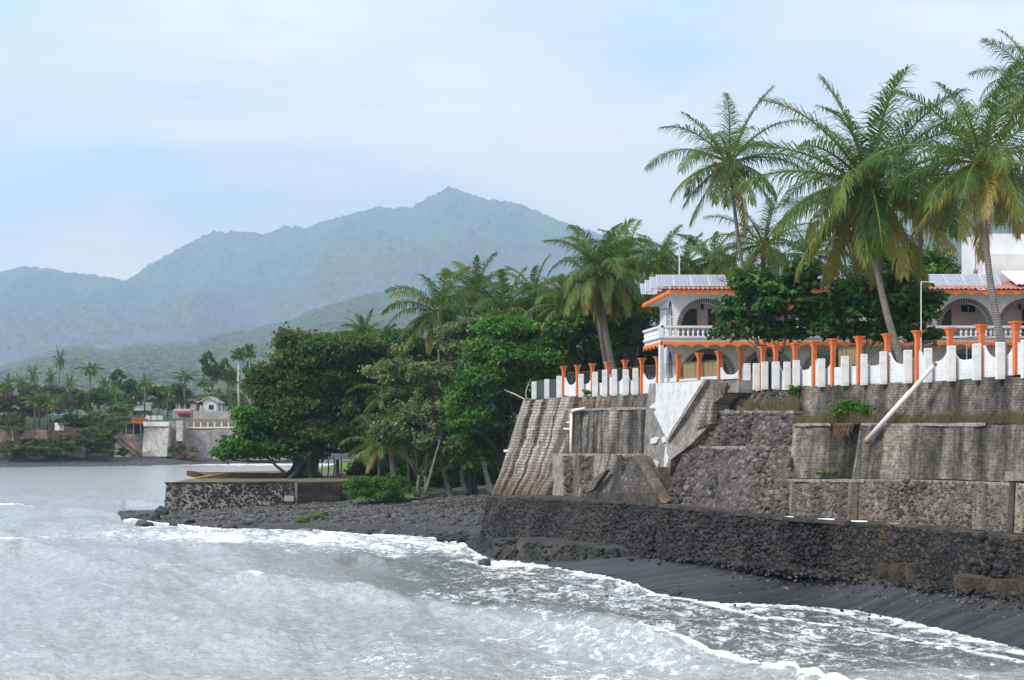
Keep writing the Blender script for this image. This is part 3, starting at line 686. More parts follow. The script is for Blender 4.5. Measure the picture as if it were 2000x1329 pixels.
def facestones(name, tops, bots, size, mat, parent, seed, inset=.35, cover=1.0, jit=.42, rand=.35, lowres=False, inl=INL, ilo=.1):
    rng = np.random.default_rng(seed)
    tops, bots = np.array(tops, float), np.array(bots, float)
    L_ = np.linalg.norm(np.diff(tops, axis=0), axis=1).sum(); hh = np.linalg.norm(tops.mean(0)-bots.mean(0))
    nu, nv = int(L_/(size*1.55)), int(hh/(size*1.3))
    uu, vv = np.meshgrid((np.arange(nu)+.5)/nu, (np.arange(nv)+.5)/nv)
    uu = uu+(np.arange(nv)%2)[:, None]*.5/nu
    uu = (uu+rng.uniform(-jit, jit, uu.shape)/nu).clip(0.003, .997).ravel(); vv = (vv+rng.uniform(-jit, jit, vv.shape)/nv).clip(.0, 1).ravel()
    k = rng.uniform(0, 1, len(uu)) < cover; uu, vv = uu[k], vv[k]
    A, B = resamp(tops, 400), resamp(bots, 400); x = np.linspace(0, 1, 400)
    a = np.stack([np.interp(uu, x, A[:, i]) for i in range(3)], 1); b = np.stack([np.interp(uu, x, B[:, i]) for i in range(3)], 1)
    C = a*(1-vv[:, None])+b*vv[:, None]
    C = C+inl*(rng.uniform(ilo, inset, len(C))*size)[:, None]
    V, T, t = stones(C, math.atan2(-inl[0], inl[1]), size*np.clip(rng.lognormal(-.04, rand, len(C)), .55, 1.65), rng, lowres)
    return obj(name, V, T, mat, parent, tint=t, smooth=True)

# right-hand walls, from the fence down
def col_strip(px, f): return [f(p) for p in px]
XR = [1545, 1700, 1850, 2000, 2160, 2350]
yl = lambda tab: (lambda px: float(np.interp(px, [a for a, b in tab], [b for a, b in tab])))
t_u = thing('retaining_wall', 'grey streaked brick wall under the white fence, above the grassy ledge', 'wall', Wz(1800, .3, 7.9), 'coast retaining walls')
wall('wall_face', [Wz(p, .22, 10.0) for p in XR], [Wz(p, .42, 7.85) for p in XR], M['brick_upper'], t_u, .5, seed=1, disp=.07)
t_m = thing('retaining_wall', 'tall stained brick wall with dark water streaks below the grassy ledge', 'wall', Wz(1800, 2.1, 5.5), 'coast retaining walls')
ym = yl([(1545,934),(1600,935),(1850,936),(1960,941),(2000,943),(2350,960)])
XM = [1548, 1640]; XM2 = [1662, 1850, 2000, 2160, 2350]
topm = lambda p: Wz(p, 2.0, 8.02)
wall('wall_face', [topm(p) for p in [1548, 1590, 1620]], [W(p, 2.3, ym(p)) for p in [1545, 1588, 1616]], M['brick_mid'], t_m, 2.2, seed=2, disp=.08)
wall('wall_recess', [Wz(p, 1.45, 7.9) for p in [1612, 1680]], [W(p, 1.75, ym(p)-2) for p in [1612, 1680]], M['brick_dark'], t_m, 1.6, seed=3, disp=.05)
wall('wall_face', [topm(p) for p in [1680, 1850, 2000, 2160, 2350]], [W(p, 2.3, ym(p)) for p in [1663, 1850, 2000, 2160, 2350]], M['brick_mid'], t_m, 2.2, seed=4, disp=.09)
cb = MB(); pts = [Wz(p, 2.12, 8.02) for p in (1685, 2300)]
for a, b_, in ((1550, 1622), (1682, 1925)):
    xs = np.linspace(a, b_, 14); rr = random.Random(a)
    cb.prism([Wz(x, 2.14+rr.uniform(-.05, .06), 8.06+rr.uniform(-.03, .03)) for x in xs]+[Wz(x, .35, 8.06) for x in xs[::-1]], (0, 0, -.12))
cb.build('coping', M['conc_ledge'], t_m)
t_l = thing('retaining_wall', 'low wall of rounded stones set in pale mortar between tan brick columns', 'wall', Wz(1800, 2.9, 3.8), 'coast retaining walls')
yb = yl([(1520,1008),(1600,1013),(1690,1020),(1850,1031),(1940,1037),(2000,1043),(2350,1075)])
XL = [1522, 1600, 1690, 1850, 2000, 2160, 2350]
wa, wb = [W(p, 2.75, ym(p)+4) for p in XL], [W(p, 3.15, yb(p)) for p in XL]
wall('wall_face', wa, wb, M['mortar_low'], t_l, 1.4, seed=5, disp=.05)
facestones('set_stones', wa, wb, .082, M['setstone'], t_l, 41, .62, .95, .4, .5, True, INL, .2)
for a, b_ in ((1524,1547),(1657,1675),(1782,1796),(1899,1927),(1978,2040)):
    cbx = wall('brick_column', [W(p, 2.86, ym(p)+6) for p in (a, (a+b_)/2, b_)], [W(p, 3.26, yb(p)) for p in (a-2, (a+b_)/2-2, b_-2)], M['brick_tan'], t_l, .3, seed=int(a), disp=.04)
b = MB()
b.prism([W(1972, 3.0, 944), W(1981, 3.0, 944), W(1977, 3.4, 1042), W(1966, 3.4, 1042)], tuple(INL*.5)); b.build('concrete_column', M['conc_dark'], t_l)
cb = MB(); xs = np.linspace(1524, 2350, 40); rr = random.Random(3)
cb.prism([W(x, 2.82+rr.uniform(-.05, .05), ym(x)+rr.uniform(1.2, 2.6)) for x in xs]+[W(x, 2.82, ym(x)+1.5)+INL*1.0 for x in xs[::-1]], (0, 0, -.13))
cb.build('coping', M['conc_ledge'], t_l)
b = MB(); b.prism([W(1963, 2.55, 921), W(2060, 2.55, 921), W(2060, 2.55, 941), W(1963, 2.55, 939)], tuple(INL*.4)); b.build('concrete_block', M['conc'], t_l)

# the cobble sea wall along the beach
t_s = thing('sea_wall', 'long dark sea wall of rough cobbles along the foot of the terraces', 'wall', Wz(1600, 4.7, .5), 'coast retaining walls')
ys = yl([(1285,987),(1340,993),(1400,1000),(1530,1012),(1690,1025),(1850,1038),(2000,1050),(2350,1082)])
yf = yl([(a, b) for a, b, c in FOOT]); 
XS = [1262, 1300, 1400, 1530, 1690, 1850, 2000, 2160, 2350]
tops = [W(p, 4.55, ys(p)) for p in XS]; bots = [W(p-3, 5.0, yf(p)+8) for p in XS]
wall('wall_face', tops, bots, M['stone_sea'], t_s, 4.0, seed=6, disp=.22, freq=.55)
half = 5
facestones('cobble_face', tops[:half], bots[:half], .12, M['cobble'], t_s, 11, .5, .97)
facestones('cobble_face', tops[half-1:], bots[half-1:], .125, M['cobble'], t_s, 12, 1.0, .72, .45)
cb = MB(); xs = np.linspace(1285, 2350, 70); rr = random.Random(5)
cb.prism([W(x, 4.62+rr.uniform(-.12, .1), ys(x)-2+rr.uniform(-.8, .6)) for x in xs]+[W(x, 4.6, ys(x)-2)+INL*2.6 for x in xs[::-1]], (0, 0, -.16))
cb.build('ledge', M['conc_dark'], t_s)
rng = np.random.default_rng(21)
# broken masonry and stones at the foot
def footing(name, lab, px0, px1, py0, py1, o, seed, mat=M['stone_sea'], d=1.6, hgt=1.0):
    b = MB(); xs = np.linspace(px0, px1, 9); rr = random.Random(seed)
    tp = [W(x, o+rr.uniform(-.25, .25), py0+(py1-py0)*(x-px0)/(px1-px0)) for x in xs]
    n = len(xs); bt = [p-INL*rr.uniform(-.35, .15)+np.array([0, 0, -hgt+rr.uniform(-.15, .15)]) for p in tp]
    bk = [p+INL*d+np.array([0, 0, .25]) for p in tp]; bkb = [p+INL*d+np.array([0, 0, -hgt]) for p in tp]
    V = tp+bt+bk+bkb; Fc = []
    for i in range(n-1): Fc += [(i+1, i, n+i, n+i+1), (i, i+1, 2*n+i+1, 2*n+i), (2*n+i, 2*n+i+1, 3*n+i+1, 3*n+i)]
    Fc += [(0, 2*n, 3*n, n), (n-1, 2*n-1, 4*n-1, 3*n-1)]
    b.add(V, Fc); return tag(b.build(name, mat, None, bt[n//2]), lab, 'masonry')
M['warmrock'] = concretemat('eroded_masonry', (.12,.09,.07), (.035,.03,.028), stain=.5, bumpy=.25)
footing('masonry_block', 'broken brown masonry block jutting from the sea wall foot', 1702, 1790, 1102, 1102, 5.6, 1, M['warmrock'], 1.4, .9)
footing('masonry_block', 'long eroded brown footing slab low on the sea wall', 1862, 2060, 1124, 1146, 5.6, 2, M['warmrock'], 1.6, .8)
def scree(name, lab, px0, px1, off, n, seed, smin=.08, smax=.25, kind='stuff', mat=None, zj=.1):
    rng = np.random.default_rng(seed); C = []
    for i in range(n):
        px = rng.uniform(px0, px1); k = rng.exponential(off)
        p = W(px, 5.05, yf(px)+4); p = p-INL*k+np.array([0, 0, .22*max(0, 1-k)+rng.uniform(-.02, zj)]); C.append(p)
    V, T, t = stones(np.array(C), 0, rng.uniform(smin, smax, n)**1.0, rng, smax < .2)
    return tag(obj(name, V, T, mat or M['cobble'], tint=t, smooth=True), lab, 'stones', kind=kind)
scree('stones', 'dark wave-washed stones heaped at the foot of the sea wall', 1262, 2250, .22, 1100, 31, .06, .17)
scree('shingle', 'small stones strewn over the dark sand', 1500, 2250, 2.6, 520, 32, .015, .085, mat=M['pebble'], zj=.02)

# middle: rubble walls and the flank of the stairs
t_r = thing('rubble_wall', 'high wall of rough grey and red rubble beside the stairs', 'wall', Wz(1430, 2.5, 3.6), 'coast retaining walls')
a = [W(p, .3, y) for p, y in ((1412,768),(1545,765))]; b_ = [W(p, .6, y) for p, y in ((1385,812),(1550,806))]
wall('upper_face', a, b_, M['stone_left'], t_r, .8, seed=7, disp=.1); facestones('upper_stones', a, b_, .13, M['rubble'], t_r, 13, .6, .75)
a = [W(p, 1.3, y) for p, y in ((1388,806),(1480,804),(1551,808))]; b_ = [W(p, 1.9, y) for p, y in ((1343,873),(1450,874),(1545,870))]
wall('middle_face', a, b_, M['stone_left'], t_r, 1.4, seed=8, disp=.15); facestones('middle_stones', a, b_, .16, M['rubble'], t_r, 14, .55, .9)
a = [W(p, 2.0, y) for p, y in ((1340,874),(1400,876),(1450,874),(1546,869))]; b_ = [W(p, 3.6, y) for p, y in ((1291,990),(1370,1000),(1440,1005),(1532,1013))]
wall('lower_face', a, b_, M['stone_left'], t_r, 2.4, seed=9, disp=.28, freq=.5); facestones('lower_stones', a, b_, .155, M['rubble'], t_r, 15, .5, .88)
cb = MB(); xs = np.linspace(1342, 1548, 22); rr = random.Random(6)
cb.prism([W(x, 2.06+rr.uniform(-.12, .1), 872+rr.uniform(-1.5, 1)) for x in xs]+[W(x, 2, 872)+INL*.7 for x in xs[::-1]], (0, 0, -.2)); cb.build('ledge', M['conc_ledge'], t_r)
cb = MB(); xs = np.linspace(1390, 1550, 16)
cb.prism([W(x, 1.36+rr.uniform(-.1, .1), 803+rr.uniform(-1, 1)) for x in xs]+[W(x, 1.3, 803)+INL*.9 for x in xs[::-1]], (0, 0, -.14)); cb.build('ledge', M['conc_ledge'], t_r)
t_f = thing('stair_flank', 'sloping grey concrete flank wall beside the steep stairway', 'wall', W(1345, 1.6, 870), 'coast retaining walls')
def poly(name, pts, mat, parent, depth, lab=None):
    b = MB(); b.prism([W(x, o, y) for x, y, o in pts], tuple(INL*depth)); return b.build(name, mat, parent)
poly('wall_face', [(1375,745,1.72),(1443,743,1.1),(1443,767,1.15),(1419,767,1.35),(1395,791,1.6),(1390,826,1.9),(1347,870,2.35),(1308,900,2.55),(1302,882,2.5),(1300,862,2.4),(1313,838,2.25)], M['conc'], t_f, 1.0)
poly('brick_pier', [(1372,778,1.8),(1394,778,1.7),(1390,828,2.05),(1358,838,2.2)], M['brick_rib'], t_f, .3)
poly('brick_pier', [(1393,747,1.72),(1419,748,1.5),(1412,776,1.55),(1392,788,1.78)], M['brick_upper'], t_f, .1)
cb = MB(); cb.prism([W(1374, 1.9, 744.5), W(1378, 1.9, 744.5), W(1304, 2.55, 862), W(1300, 2.55, 862)], tuple(INL*.4)); cb.build('coping', M['conc_ledge'], t_f)

# left section
t_w = thing('plastered_wall', 'flaking white plaster on the wall above the stairs', 'wall', W(1300, .6, 800), 'coast retaining walls')
poly('wall_face', [(1268,750,1.55),(1380,741,1.55),(1380,760,1.65),(1318,862,2.05),(1310,900,2.25),(1306,925,2.35),(1255,925,2.35),(1262,800,1.85)], M['conc'], t_w, 1.0)
poly('white_plaster', [(1281,749,1.65),(1330,747,1.65),(1374,743,1.65),(1340,795,1.87),(1318,838,2.03),(1309,858,2.11),(1304,866,2.15),(1307,884,2.21),(1305,899,2.25),(1300,914,2.31),(1296,912,2.31),(1298,884,2.23),(1301,868,2.15),(1303,856,2.10),(1296,846,2.05),(1291,835,2.01),(1284,820,1.95),(1277,806,1.87),(1282,799,1.85),(1268,796,1.83),(1266,797,1.83),(1280,786,1.79),(1281,770,1.73)], M['plaster'], t_w, .1)
for q in ([(1270,858,2.17),(1280,853,2.15),(1285,857,2.17),(1281,866,2.21),(1271,867,2.21)], [(1264,903,2.33),(1278,898,2.31),(1286,905,2.34),(1283,915,2.35),(1268,913,2.35)], [(1292,855,2.13),(1299,852,2.11),(1302,862,2.15),(1294,866,2.17)]):
    poly('plaster_patch', q, M['plaster'], t_w, .12)
t_b = thing('buttressed_wall', 'leaning grey wall with pale brick ribs at the corner of the terraces', 'wall', W(1030, 2.8, 965), 'coast retaining walls')
yl1 = yl([(960,966),(1000,969),(1045,974),(1085,977)])
a = [Wz(1027, .3, 9.98), Wz(1070, .3, 10), Wz(1112, .3, 10)]; b_ = [W(968, 2.7, 966), W(1010, 2.9, 970), W(1082, 3.0, 978)]
wall('wall_face', a, b_, M['stone_left'], t_b, 2.5, seed=10, disp=.05)
facestones('wall_stones', a, b_, .15, M['rubble'], t_b, 51, .8, .6)
for i, (tp, bt, wd) in enumerate((((1030,784),(970,966),17), ((1053,781),(992,968),19), ((1080,778),(1018,970),24), ((1109,776),(1050,974),32))):
    pth = np.linspace(0, 1, 22)[:, None]
    A0 = W(tp[0]-wd*.42, .62, tp[1]); A1 = W(tp[0]+wd*.42, .62, tp[1]-1); B0 = W(bt[0]-wd*.5, 3.3+.08*i, bt[1]); B1 = W(bt[0]+wd*.5, 3.3+.08*i, bt[1]+1)
    nn = 22; Vr = []; Fr = []
    for k in range(nn):
        t = k/(nn-1); bow = .30*math.sin(t*pi)*(1 if i else .6)
        q0 = A0*(1-t)+B0*t+INL*bow; q1 = A1*(1-t)+B1*t+INL*bow
        stp = (.09 if int(t*5.99) % 2 else 0)
        q0 = q0-INL*stp; q1 = q1-INL*stp
        j = np.array([(vn(k*1.3, i*5.0, 3)-.5)*.12, 0, 0])
        Vr += [q0+j, q1+j, q1+INL*.9+j, q0+INL*.9+j]
    for k in range(nn-1):
        for s_ in range(4): Fr.append([k*4+s_, k*4+(s_+1) % 4, k*4+4+(s_+1) % 4, k*4+4+s_])
    Fr += [[3, 2, 1, 0], [nn*4-4, nn*4-3, nn*4-2, nn*4-1]]
    obj('brick_rib', Vr, Fr, M['brick_rib'], t_b)
b = MB(); e0, e1 = Wz(1027, .3, 9.98), W(968, 2.7, 966)
b.prism([e0+INL*.02, e1+INL*.02, e1+INL*3, e1+INL*6+np.array([0,0,1.5]), e0+INL*5], (DX*.6, DY*.6, 0)); b.build('end_wall', M['conc'], t_b)
t_t = thing('brick_wall', 'low brick wall with dark piers right under the fence end', 'wall', Wz(1195, .4, 9), 'coast retaining walls')
a = [Wz(p, .28, 10.0) for p in (1106, 1200, 1290)]; b_ = [W(p, .6, y) for p, y in ((1098,812),(1200,802),(1290,800))]
wall('wall_face', a, b_, M['brick_upper'], t_t, .7, seed=14, disp=.08)
for x in (1118, 1142, 1155, 1176, 1211, 1236): poly('brick_pier', [(x-5,778-.06*(x-1118),.42),(x+5,777-.06*(x-1118),.42),(x+4,800,.72),(x-6,800,.72)], M['brick_rib'], t_t, .3)
t_c = thing('concrete_wall', 'grey concrete wall panel with brick pilasters beside the white pipe', 'wall', W(1200, 1.8, 884), 'coast retaining walls')
a = [W(p, 1.5, y) for p, y in ((1103,801),(1140,800),(1200,797),(1275,796))]; b_ = [W(p, 1.85, y) for p, y in ((1102,886),(1200,887),(1300,930))]
wall('wall_face', a, b_, M['render'], t_c, 1.6, seed=15, disp=.09)
for x0, x1, mt in ((1103,1112,'brick_rib'),(1119,1133,'brick_upper'),(1152,1158,'brick_upper'),(1167,1173,'brick_upper'),(1190,1206,'brick_rib'),(1246,1252,'brick_upper')):
    poly('pilaster', [(x0,802,1.62),(x1,801,1.62),(x1,886,1.97),(x0,886,1.97)], M[mt], t_c, .3)
cb = MB(); xs = np.linspace(1102, 1268, 18); rr = random.Random(9)
cb.prism([W(x, 1.62+rr.uniform(-.06, .06), 799-(x-1102)*.02+rr.uniform(-.8, .6)) for x in xs]+[W(x, 1.6, 799-(x-1102)*.02)+INL*1.0 for x in xs[::-1]], (0, 0, -.15)); cb.build('coping', M['conc_ledge'], t_c)
t_d = thing('stone_wall', 'mortared stone wall with pale and brown columns above the lookout', 'wall', W(1180, 2.6, 980), 'coast retaining walls')
a = [W(p, 2.2, y) for p, y in ((1080,889),(1140,887),(1200,886),(1256,888))]; b_ = [W(p, 2.9, y) for p, y in ((1078,978),(1180,982),(1252,986))]
wall('wall_face', a, b_, M['stone_left'], t_d, 2.0, seed=16, disp=.14)
facestones('wall_stones', a, b_, .14, M['rubble'], t_d, 17, .7, .5)
for x0, x1, mt in ((1079,1098,'conc'),(1119,1131,'brick_tan'),(1160,1180,'brick_tan'),(1182,1214,'render')):
    poly('column', [(x0,890,2.42),(x1,889,2.42),(x1+2,979,3.12),(x0,979,3.12)], M[mt], t_d, .35)
cb = MB(); xs = np.linspace(1076, 1254, 24)
cb.prism([W(x, 2.32+rr.uniform(-.08, .08), 887+rr.uniform(-1, .8)) for x in xs]+[W(x, 2.3, 887)+INL*.9 for x in xs[::-1]], (0, 0, -.16)); cb.build('coping', M['conc_ledge'], t_d)
# lookout: half-round parapet platform with sloping arms and steps
t_k = thing('lookout_platform', 'low curved brick parapet on the sea wall below the stairs', 'platform', W(1220, 4.2, 984), None)
b = MB(); n = 16; tp = []; 
for k in range(n+1):
    q = k/n; x = 1144+(1296-1144)*q
    tp.append(W(x, 3.4+1.1*math.sin(q*pi), 961+2.5*math.sin(q*pi)))
b.prism(tp+[p+INL*.45 for p in tp[::-1]], (0, 0, -.72)); b.build('parapet', M['conc_dark'], t_k)
b = MB(); b.prism([p+INL*.4+np.array([0,0,-.12]) for p in tp]+[W(1292, 2.9, 961)-np.array([0,0,.1]), W(1148, 2.9, 961)-np.array([0,0,.1])], (0, 0, -.6)); b.build('floor', M['conc_dark'], t_k)
b = MB(); b.prism([W(1178,3.25,920), W(1184,3.25,918), W(1158,3.5,957), W(1145,3.6,963), W(1144,3.6,955), W(1152,3.5,941)], tuple(INL*.3)); b.build('sloping_arm', M['brown'], t_k)
t_g = thing('stone_gable', 'triangular stone-faced gable beside the dark steps', 'wall', W(1240, 3.2, 960), None)
a = [W(p, 3.0, y) for p, y in ((1232,893),(1242,891),(1252,895))]; b_ = [W(p, 3.3, y) for p, y in ((1202,962),(1240,966),(1290,966))]
wall('wall_face', a, b_, M['stone_left'], t_g, .7, seed=18, disp=.1)
b = MB(); b.prism([W(1238,3.35,889), W(1246,3.35,891), W(1304,3.7,980), W(1300,3.7,986), W(1292,3.7,984)], tuple(INL*.4)); b.build('sloping_coping', M['brown'], t_g)
t_q = thing('stairway', 'dark concrete steps going up between the gable and the rubble wall', 'stairs', W(1290, 3.3, 975), None)
for k in range(9):
    y0 = 978-k*8.2; b = MB(); o1 = 3.3-k*.12
    p0, p1 = W(1268+k*.4, o1, y0), W(1310, o1, y0); b.prism([p0, p1, p1+INL*.5, p0+INL*.5], (0, 0, -.24)); b.build('step', M['conc_dark'], t_q)
# curved cobble base of the corner, with its concrete apron
t_o = thing('sea_wall', 'curved cobble base of the corner wall, standing in the surf', 'wall', G(1000, 1080, 0), 'coast retaining walls')
def C2(px, py, Y): return P(px, py, Y)
cpx = [(952,971,108.5),(975,972,104.5),(1020,974,101.5),(1100,978,97),(1200,982,91.5),(1285,987,86.9)]
cbt = [(936,1062,105.5),(960,1066,101.5),(1015,1070,98.6),(1100,1078,94.2),(1195,1088,89.6),(1270,1094,86.0)]
tops = [P(*q) for q in cpx]; bots = [P(*q) for q in cbt]
wall('wall_face', tops, bots, M['stone_sea'], t_o, 3.2, seed=19, disp=.16); facestones('cobble_face', tops, bots, .12, M['cobble'], t_o, 19, .5, .97)
b = MB(); xs = resamp(tops, 30); rr = random.Random(12)
b.prism([p-INL*rr.uniform(.02, .22)+np.array([0,0,.09+rr.uniform(-.02,.02)]) for p in xs]+[p+INL*4.6+np.array([0,0,.09]) for p in xs[::-1]], (0, 0, -.15)); b.build('ledge', M['conc_dark'], t_o)
t_a = thing('concrete_apron', 'low concrete apron with green weed at the foot of the corner', 'apron', G(1060, 1090, 0), None)
ap = [(962,1047,98.2),(1010,1051,95.5),(1060,1056,93.3),(1115,1062,90.8),(1160,1064,89.6),(1205,1068,88.9)]
ab = [(966,1100,91.5),(1010,1100,90.5),(1062,1102,89.0),(1116,1102,88.2),(1160,1101,87.6),(1207,1098,87.4)]
tops = [P(x, y, Y)-INL*1.2 for x, y, Y in ap]
tops = [P(x, y, yb_+.5) for (x, y, Y), (_, _, yb_) in zip([(960,1052,0),(1008,1056,0),(1060,1062,0),(1116,1066,0),(1162,1069,0),(1207,1072,0)], ab)]
bots = [P(*q) for q in ab]
wall('wall_face', tops, bots, M['conc_apron'], t_a, 3.0, seed=20, disp=.08)
facestones('apron_stones', tops, bots, .13, M['cobble'], t_a, 22, .95, .6, .4, .4, True, INL, .3)
# skirt of boulders at the corner
rng = np.random.default_rng(77); C = []
for i in range(260):
    q = rng.uniform(0, 1); px = 918+q*46+rng.uniform(-3, 3); k = rng.uniform(0, 1)
    C.append(P(px+k*10, 1078+q*18-k*(28+10*q), 98.5-q*6+k*4))
V, T, t = stones(np.array(C), 0, rng.uniform(.12, .34, len(C)), rng)
tag(obj('stones', V, T, M['cobble'], tint=t, smooth=True), 'dark boulders heaped round the corner of the sea wall', 'stones', kind='stuff')
C = np.array([G(rng.uniform(856, 932), rng.uniform(1040, 1058), .1) for i in range(90)])
V, T, t = stones(C, 0, rng.uniform(.1, .28, len(C)), rng); tag(obj('stones', V, T, M['cobble'], tint=t, smooth=True), 'dark stones at the edge of the pebble beach by the corner', 'stones', kind='stuff')

# ---------------------------------------------------------------- terrace wall across the bay
t_z = thing('terrace_wall', 'stone wall with pale mortar round the big tree terrace', 'wall', (-22, 136, .3))
YIN = np.array([0, 1.0, 0])
a = [(-30.4,135,2.85),(-25,136,2.86),(-19.2,137.3,2.88)]; b_ = [(-30.55,134.6,-.4),(-25,135.7,.2),(-19.2,137.1,.6)]
wall('wall_face', a, b_, M['mortar_terrace'], t_z, .8, seed=30, disp=.05, inl=YIN, res=.4)
facestones('set_stones', a, b_, .1, M['terracestone'], t_z, 42, .62, .95, .45, .5, True, YIN, .2)
b = MB(); b.prism([(-30.4,135.3,2.84),(-30.55,134.9,-.5),(-32.7,168,-.5),(-32.5,168,2.84)], (.6, 0, 0)); b.build('side_wall', M['conc'], t_z)
b = MB(); b.prism([(-19.2,136.9,2.85),(-15.6,138.6,2.85),(-15.0,139.4,2.85),(-15.2,141,2.85),(-19,138.4,2.85)], (0, 0, -2.6)); b.build('brown_wall', M['conc_dark'], t_z)
b = MB(); b.box(-19.34, -19.12, 136.8, 137.5, .5, 2.87); b.build('brick_column', M['brick_tan'], t_z)
b = MB(); xs = np.linspace(-30.5, -19.2, 26); rr = random.Random(2)
b.prism([(x, np.interp(x, [-30.4,-25,-19.2], [135,136,137.3])-rr.uniform(.02, .14), 2.93+rr.uniform(-.03, .03)) for x in xs]+[(x, np.interp(x, [-30.4,-25,-19.2], [135,136,137.3])+.7, 2.93) for x in xs[::-1]], (0, 0, -.12)); b.build('coping', M['conc_dark'], t_z)
b = MB(); rr = random.Random(8); xs = np.linspace(-31.3, -22.6, 20)
pr = []
for x in xs: pr.append((x, 148+(x+31)*.35+rr.uniform(-.2, .2), 3.25+rr.uniform(-.08, .1)+(.22 if x < -30 else 0)))
b.prism(pr+[(p[0], p[1]+.8, p[2]) for p in pr[::-1]], (0, 0, -.45)); tag(b.build('earth_bank', M['husk'], None, (-27, 149, 2.8)), 'low brown bank of earth on the stone terrace', 'bank')

# ---------------------------------------------------------------- boulders and driftwood
def boulder(px, py, r, lab, z=0.0, n=1, seed=0, mat='boulder', sx=1.0):
    rng = np.random.default_rng(seed); p = G(px, py, z)
    V, T, t = stones(np.zeros((1, 3)), 0, np.array([r]), rng)
    V = V*np.array([sx, 1, 1.0]); V += (vn(V[:, 0]*3/r, V[:, 1]*3/r+V[:, 2]*2, seed)[:, None]-.5)*.3*r
    tag(link('boulder', raw_mesh('boulder', V, T, t, False), M[mat], None, p+np.array([0, 0, r*.25])), lab, 'boulder', 'boulders in the shallows')
boulder(289, 1013, .75, 'long dark boulder farthest out off the terrace wall corner', seed=1, sx=1.5)
boulder(300, 1017, .6, 'dark boulder just behind the outermost long boulder', seed=2)
boulder(316, 1008, .7, 'dark boulder against the corner foot of the terrace wall', .2, seed=3)
boulder(281, 1027, .4, 'small dark boulder awash below the outermost long boulder', seed=4, sx=1.4)
boulder(365, 1024, .5, 'rounded dark boulder alone at the water line of the pebble beach', seed=5)
boulder(338, 1028, .35, 'small dark stone at the water edge beside the rounded boulder', seed=6)
boulder(424, 1031, .3, 'dark stone at the water edge, right of the rounded boulder', seed=7)
boulder(447, 1033, .4, 'flat dark stone half awash at the pebble beach edge', seed=8, sx=1.5)
boulder(479, 1027, .35, 'dark stone on the grey wet sand of the small beach', .1, seed=9, sx=1.4)
boulder(946, 1102, .3, 'single black rock poking out of the surf near the corner apron', seed=10)
boulder(712, 1045, .35, 'low dark rock in the foam before the small beach', seed=11, sx=1.7)
boulder(1318, 1160, .22, 'dark rock on the wet sand at the edge of the surf', .15, seed=12, sx=1.5)
boulder(624, 1008, .3, 'green mossy rock on the pebble beach', .7, seed=13, mat='moss', sx=1.9)
boulder(592, 1017, .26, 'dark mossy rock lower on the pebble beach', .45, seed=14, mat='moss', sx=1.8)
b = MB(); b.tube([G(578, 1041, .1), G(590, 1038, .25), G(608, 1036, .45)], [.16,.22,.12], 7); tag(b.build('driftwood', M['wood'], None, G(590, 1038, .2)), 'dark driftwood log lying at the foam edge', 'driftwood')
b = MB(); b.prism([G(556, 981, 1.1)+np.array(q) for q in ((0,-.5,.1),(.9,-.7,.1),(.9,-.7,.55),(.05,-.5,.6))], (0, .6, 0)); tag(b.build('stone_slab', M['conc_ledge'], None, G(560, 983, 1.0)), 'pale broken slab leaning at the foot of the terrace wall', 'slab')
for i, (p0, p1, lab) in enumerate((((358,938,146),(438,924.5,149), 'longer yellow bamboo pole lying across the brown bank'), ((362,939.5,145.6),(412,928,148.5), 'shorter yellow bamboo pole beside the longer one'))):
    b = MB(); b.tube([P(*p0), P(*p1)], [.07,.05], 6); tag(b.build('bamboo_pole', M['bamboo'], None, P(*p0)), lab, 'pole', 'bamboo poles on the terrace')
# ---------------------------------------------------------------- fence on the coast wall
AX, NN = np.array([DX, DY]), np.array([NX, NY])
PIL = [1101,1128,1157,1187,1221,1254,1285,1325,1366,1405,1447,1490,1515,1553,1590,1627,1678,1733,1792,1855,1917,1984,2062,2150]
BASE = [(1090,774.5),(1254,768),(1272,767),(1276,750),(1325,747),(1366,741),(1405,741),(1446,738),(1449,764.5),(1553,759.5),(1627,756),(1733,750),(1855,742),(1984,731),(2150,717)]
TOP = [(1101,716),(1254,700),(1325,693),(1405,686),(1447,681),(1553,671),(1627,662),(1733,652),(1792,646),(1855,640),(1984,628),(2150,612)]
zb = lambda px: W(px, .1, lerp(px, BASE))[2]-.03
zt = lambda px: W(px, .1, lerp(px, TOP))[2]
FEN = thing('boundary_fence', 'white scalloped garden fence with orange flared pillars along the top of the coast wall', 'fence', Wz(1553, .1, 9.95))
def pillar(px):
    c = LXY(px, .1); z0, z1 = zb(px), zt(px)
    b = MB(); b.frame(c, AX, NN, .085, .11, z0, z1-.36)
    o = b.build('pillar', M['orange'], FEN, (c[0], c[1], z0))
    b = MB(); b.frame(c, AX, NN, .215, .215, z1-.07, z1, .5, 1.04)
    lv = [(.085,.11,z1-.42),(.11,.125,z1-.3),(.15,.155,z1-.17),(.185,.185,z1-.07)]
    for (a, n_, z), (a2, n2, z2) in zip(lv[:-1], lv[1:]):
        V = []
        for (q, r_, zz) in ((a, n_, z), (a2, n2, z2)):
            for sx, sy in ((-1,-1),(1,-1),(1,1),(-1,1)):
                p = np.array(c)+AX*q*sx+NN*r_*sy; V.append((p[0], p[1], zz))
        b.add(V, [(0,1,5,4),(1,2,6,5),(2,3,7,6),(3,0,4,7)])
    b.build('capital', M['orange'], o)
for px in PIL: pillar(px)
low = {7: 'reed', 8: 'reed', 15: 'reed', 11: 'gate'}
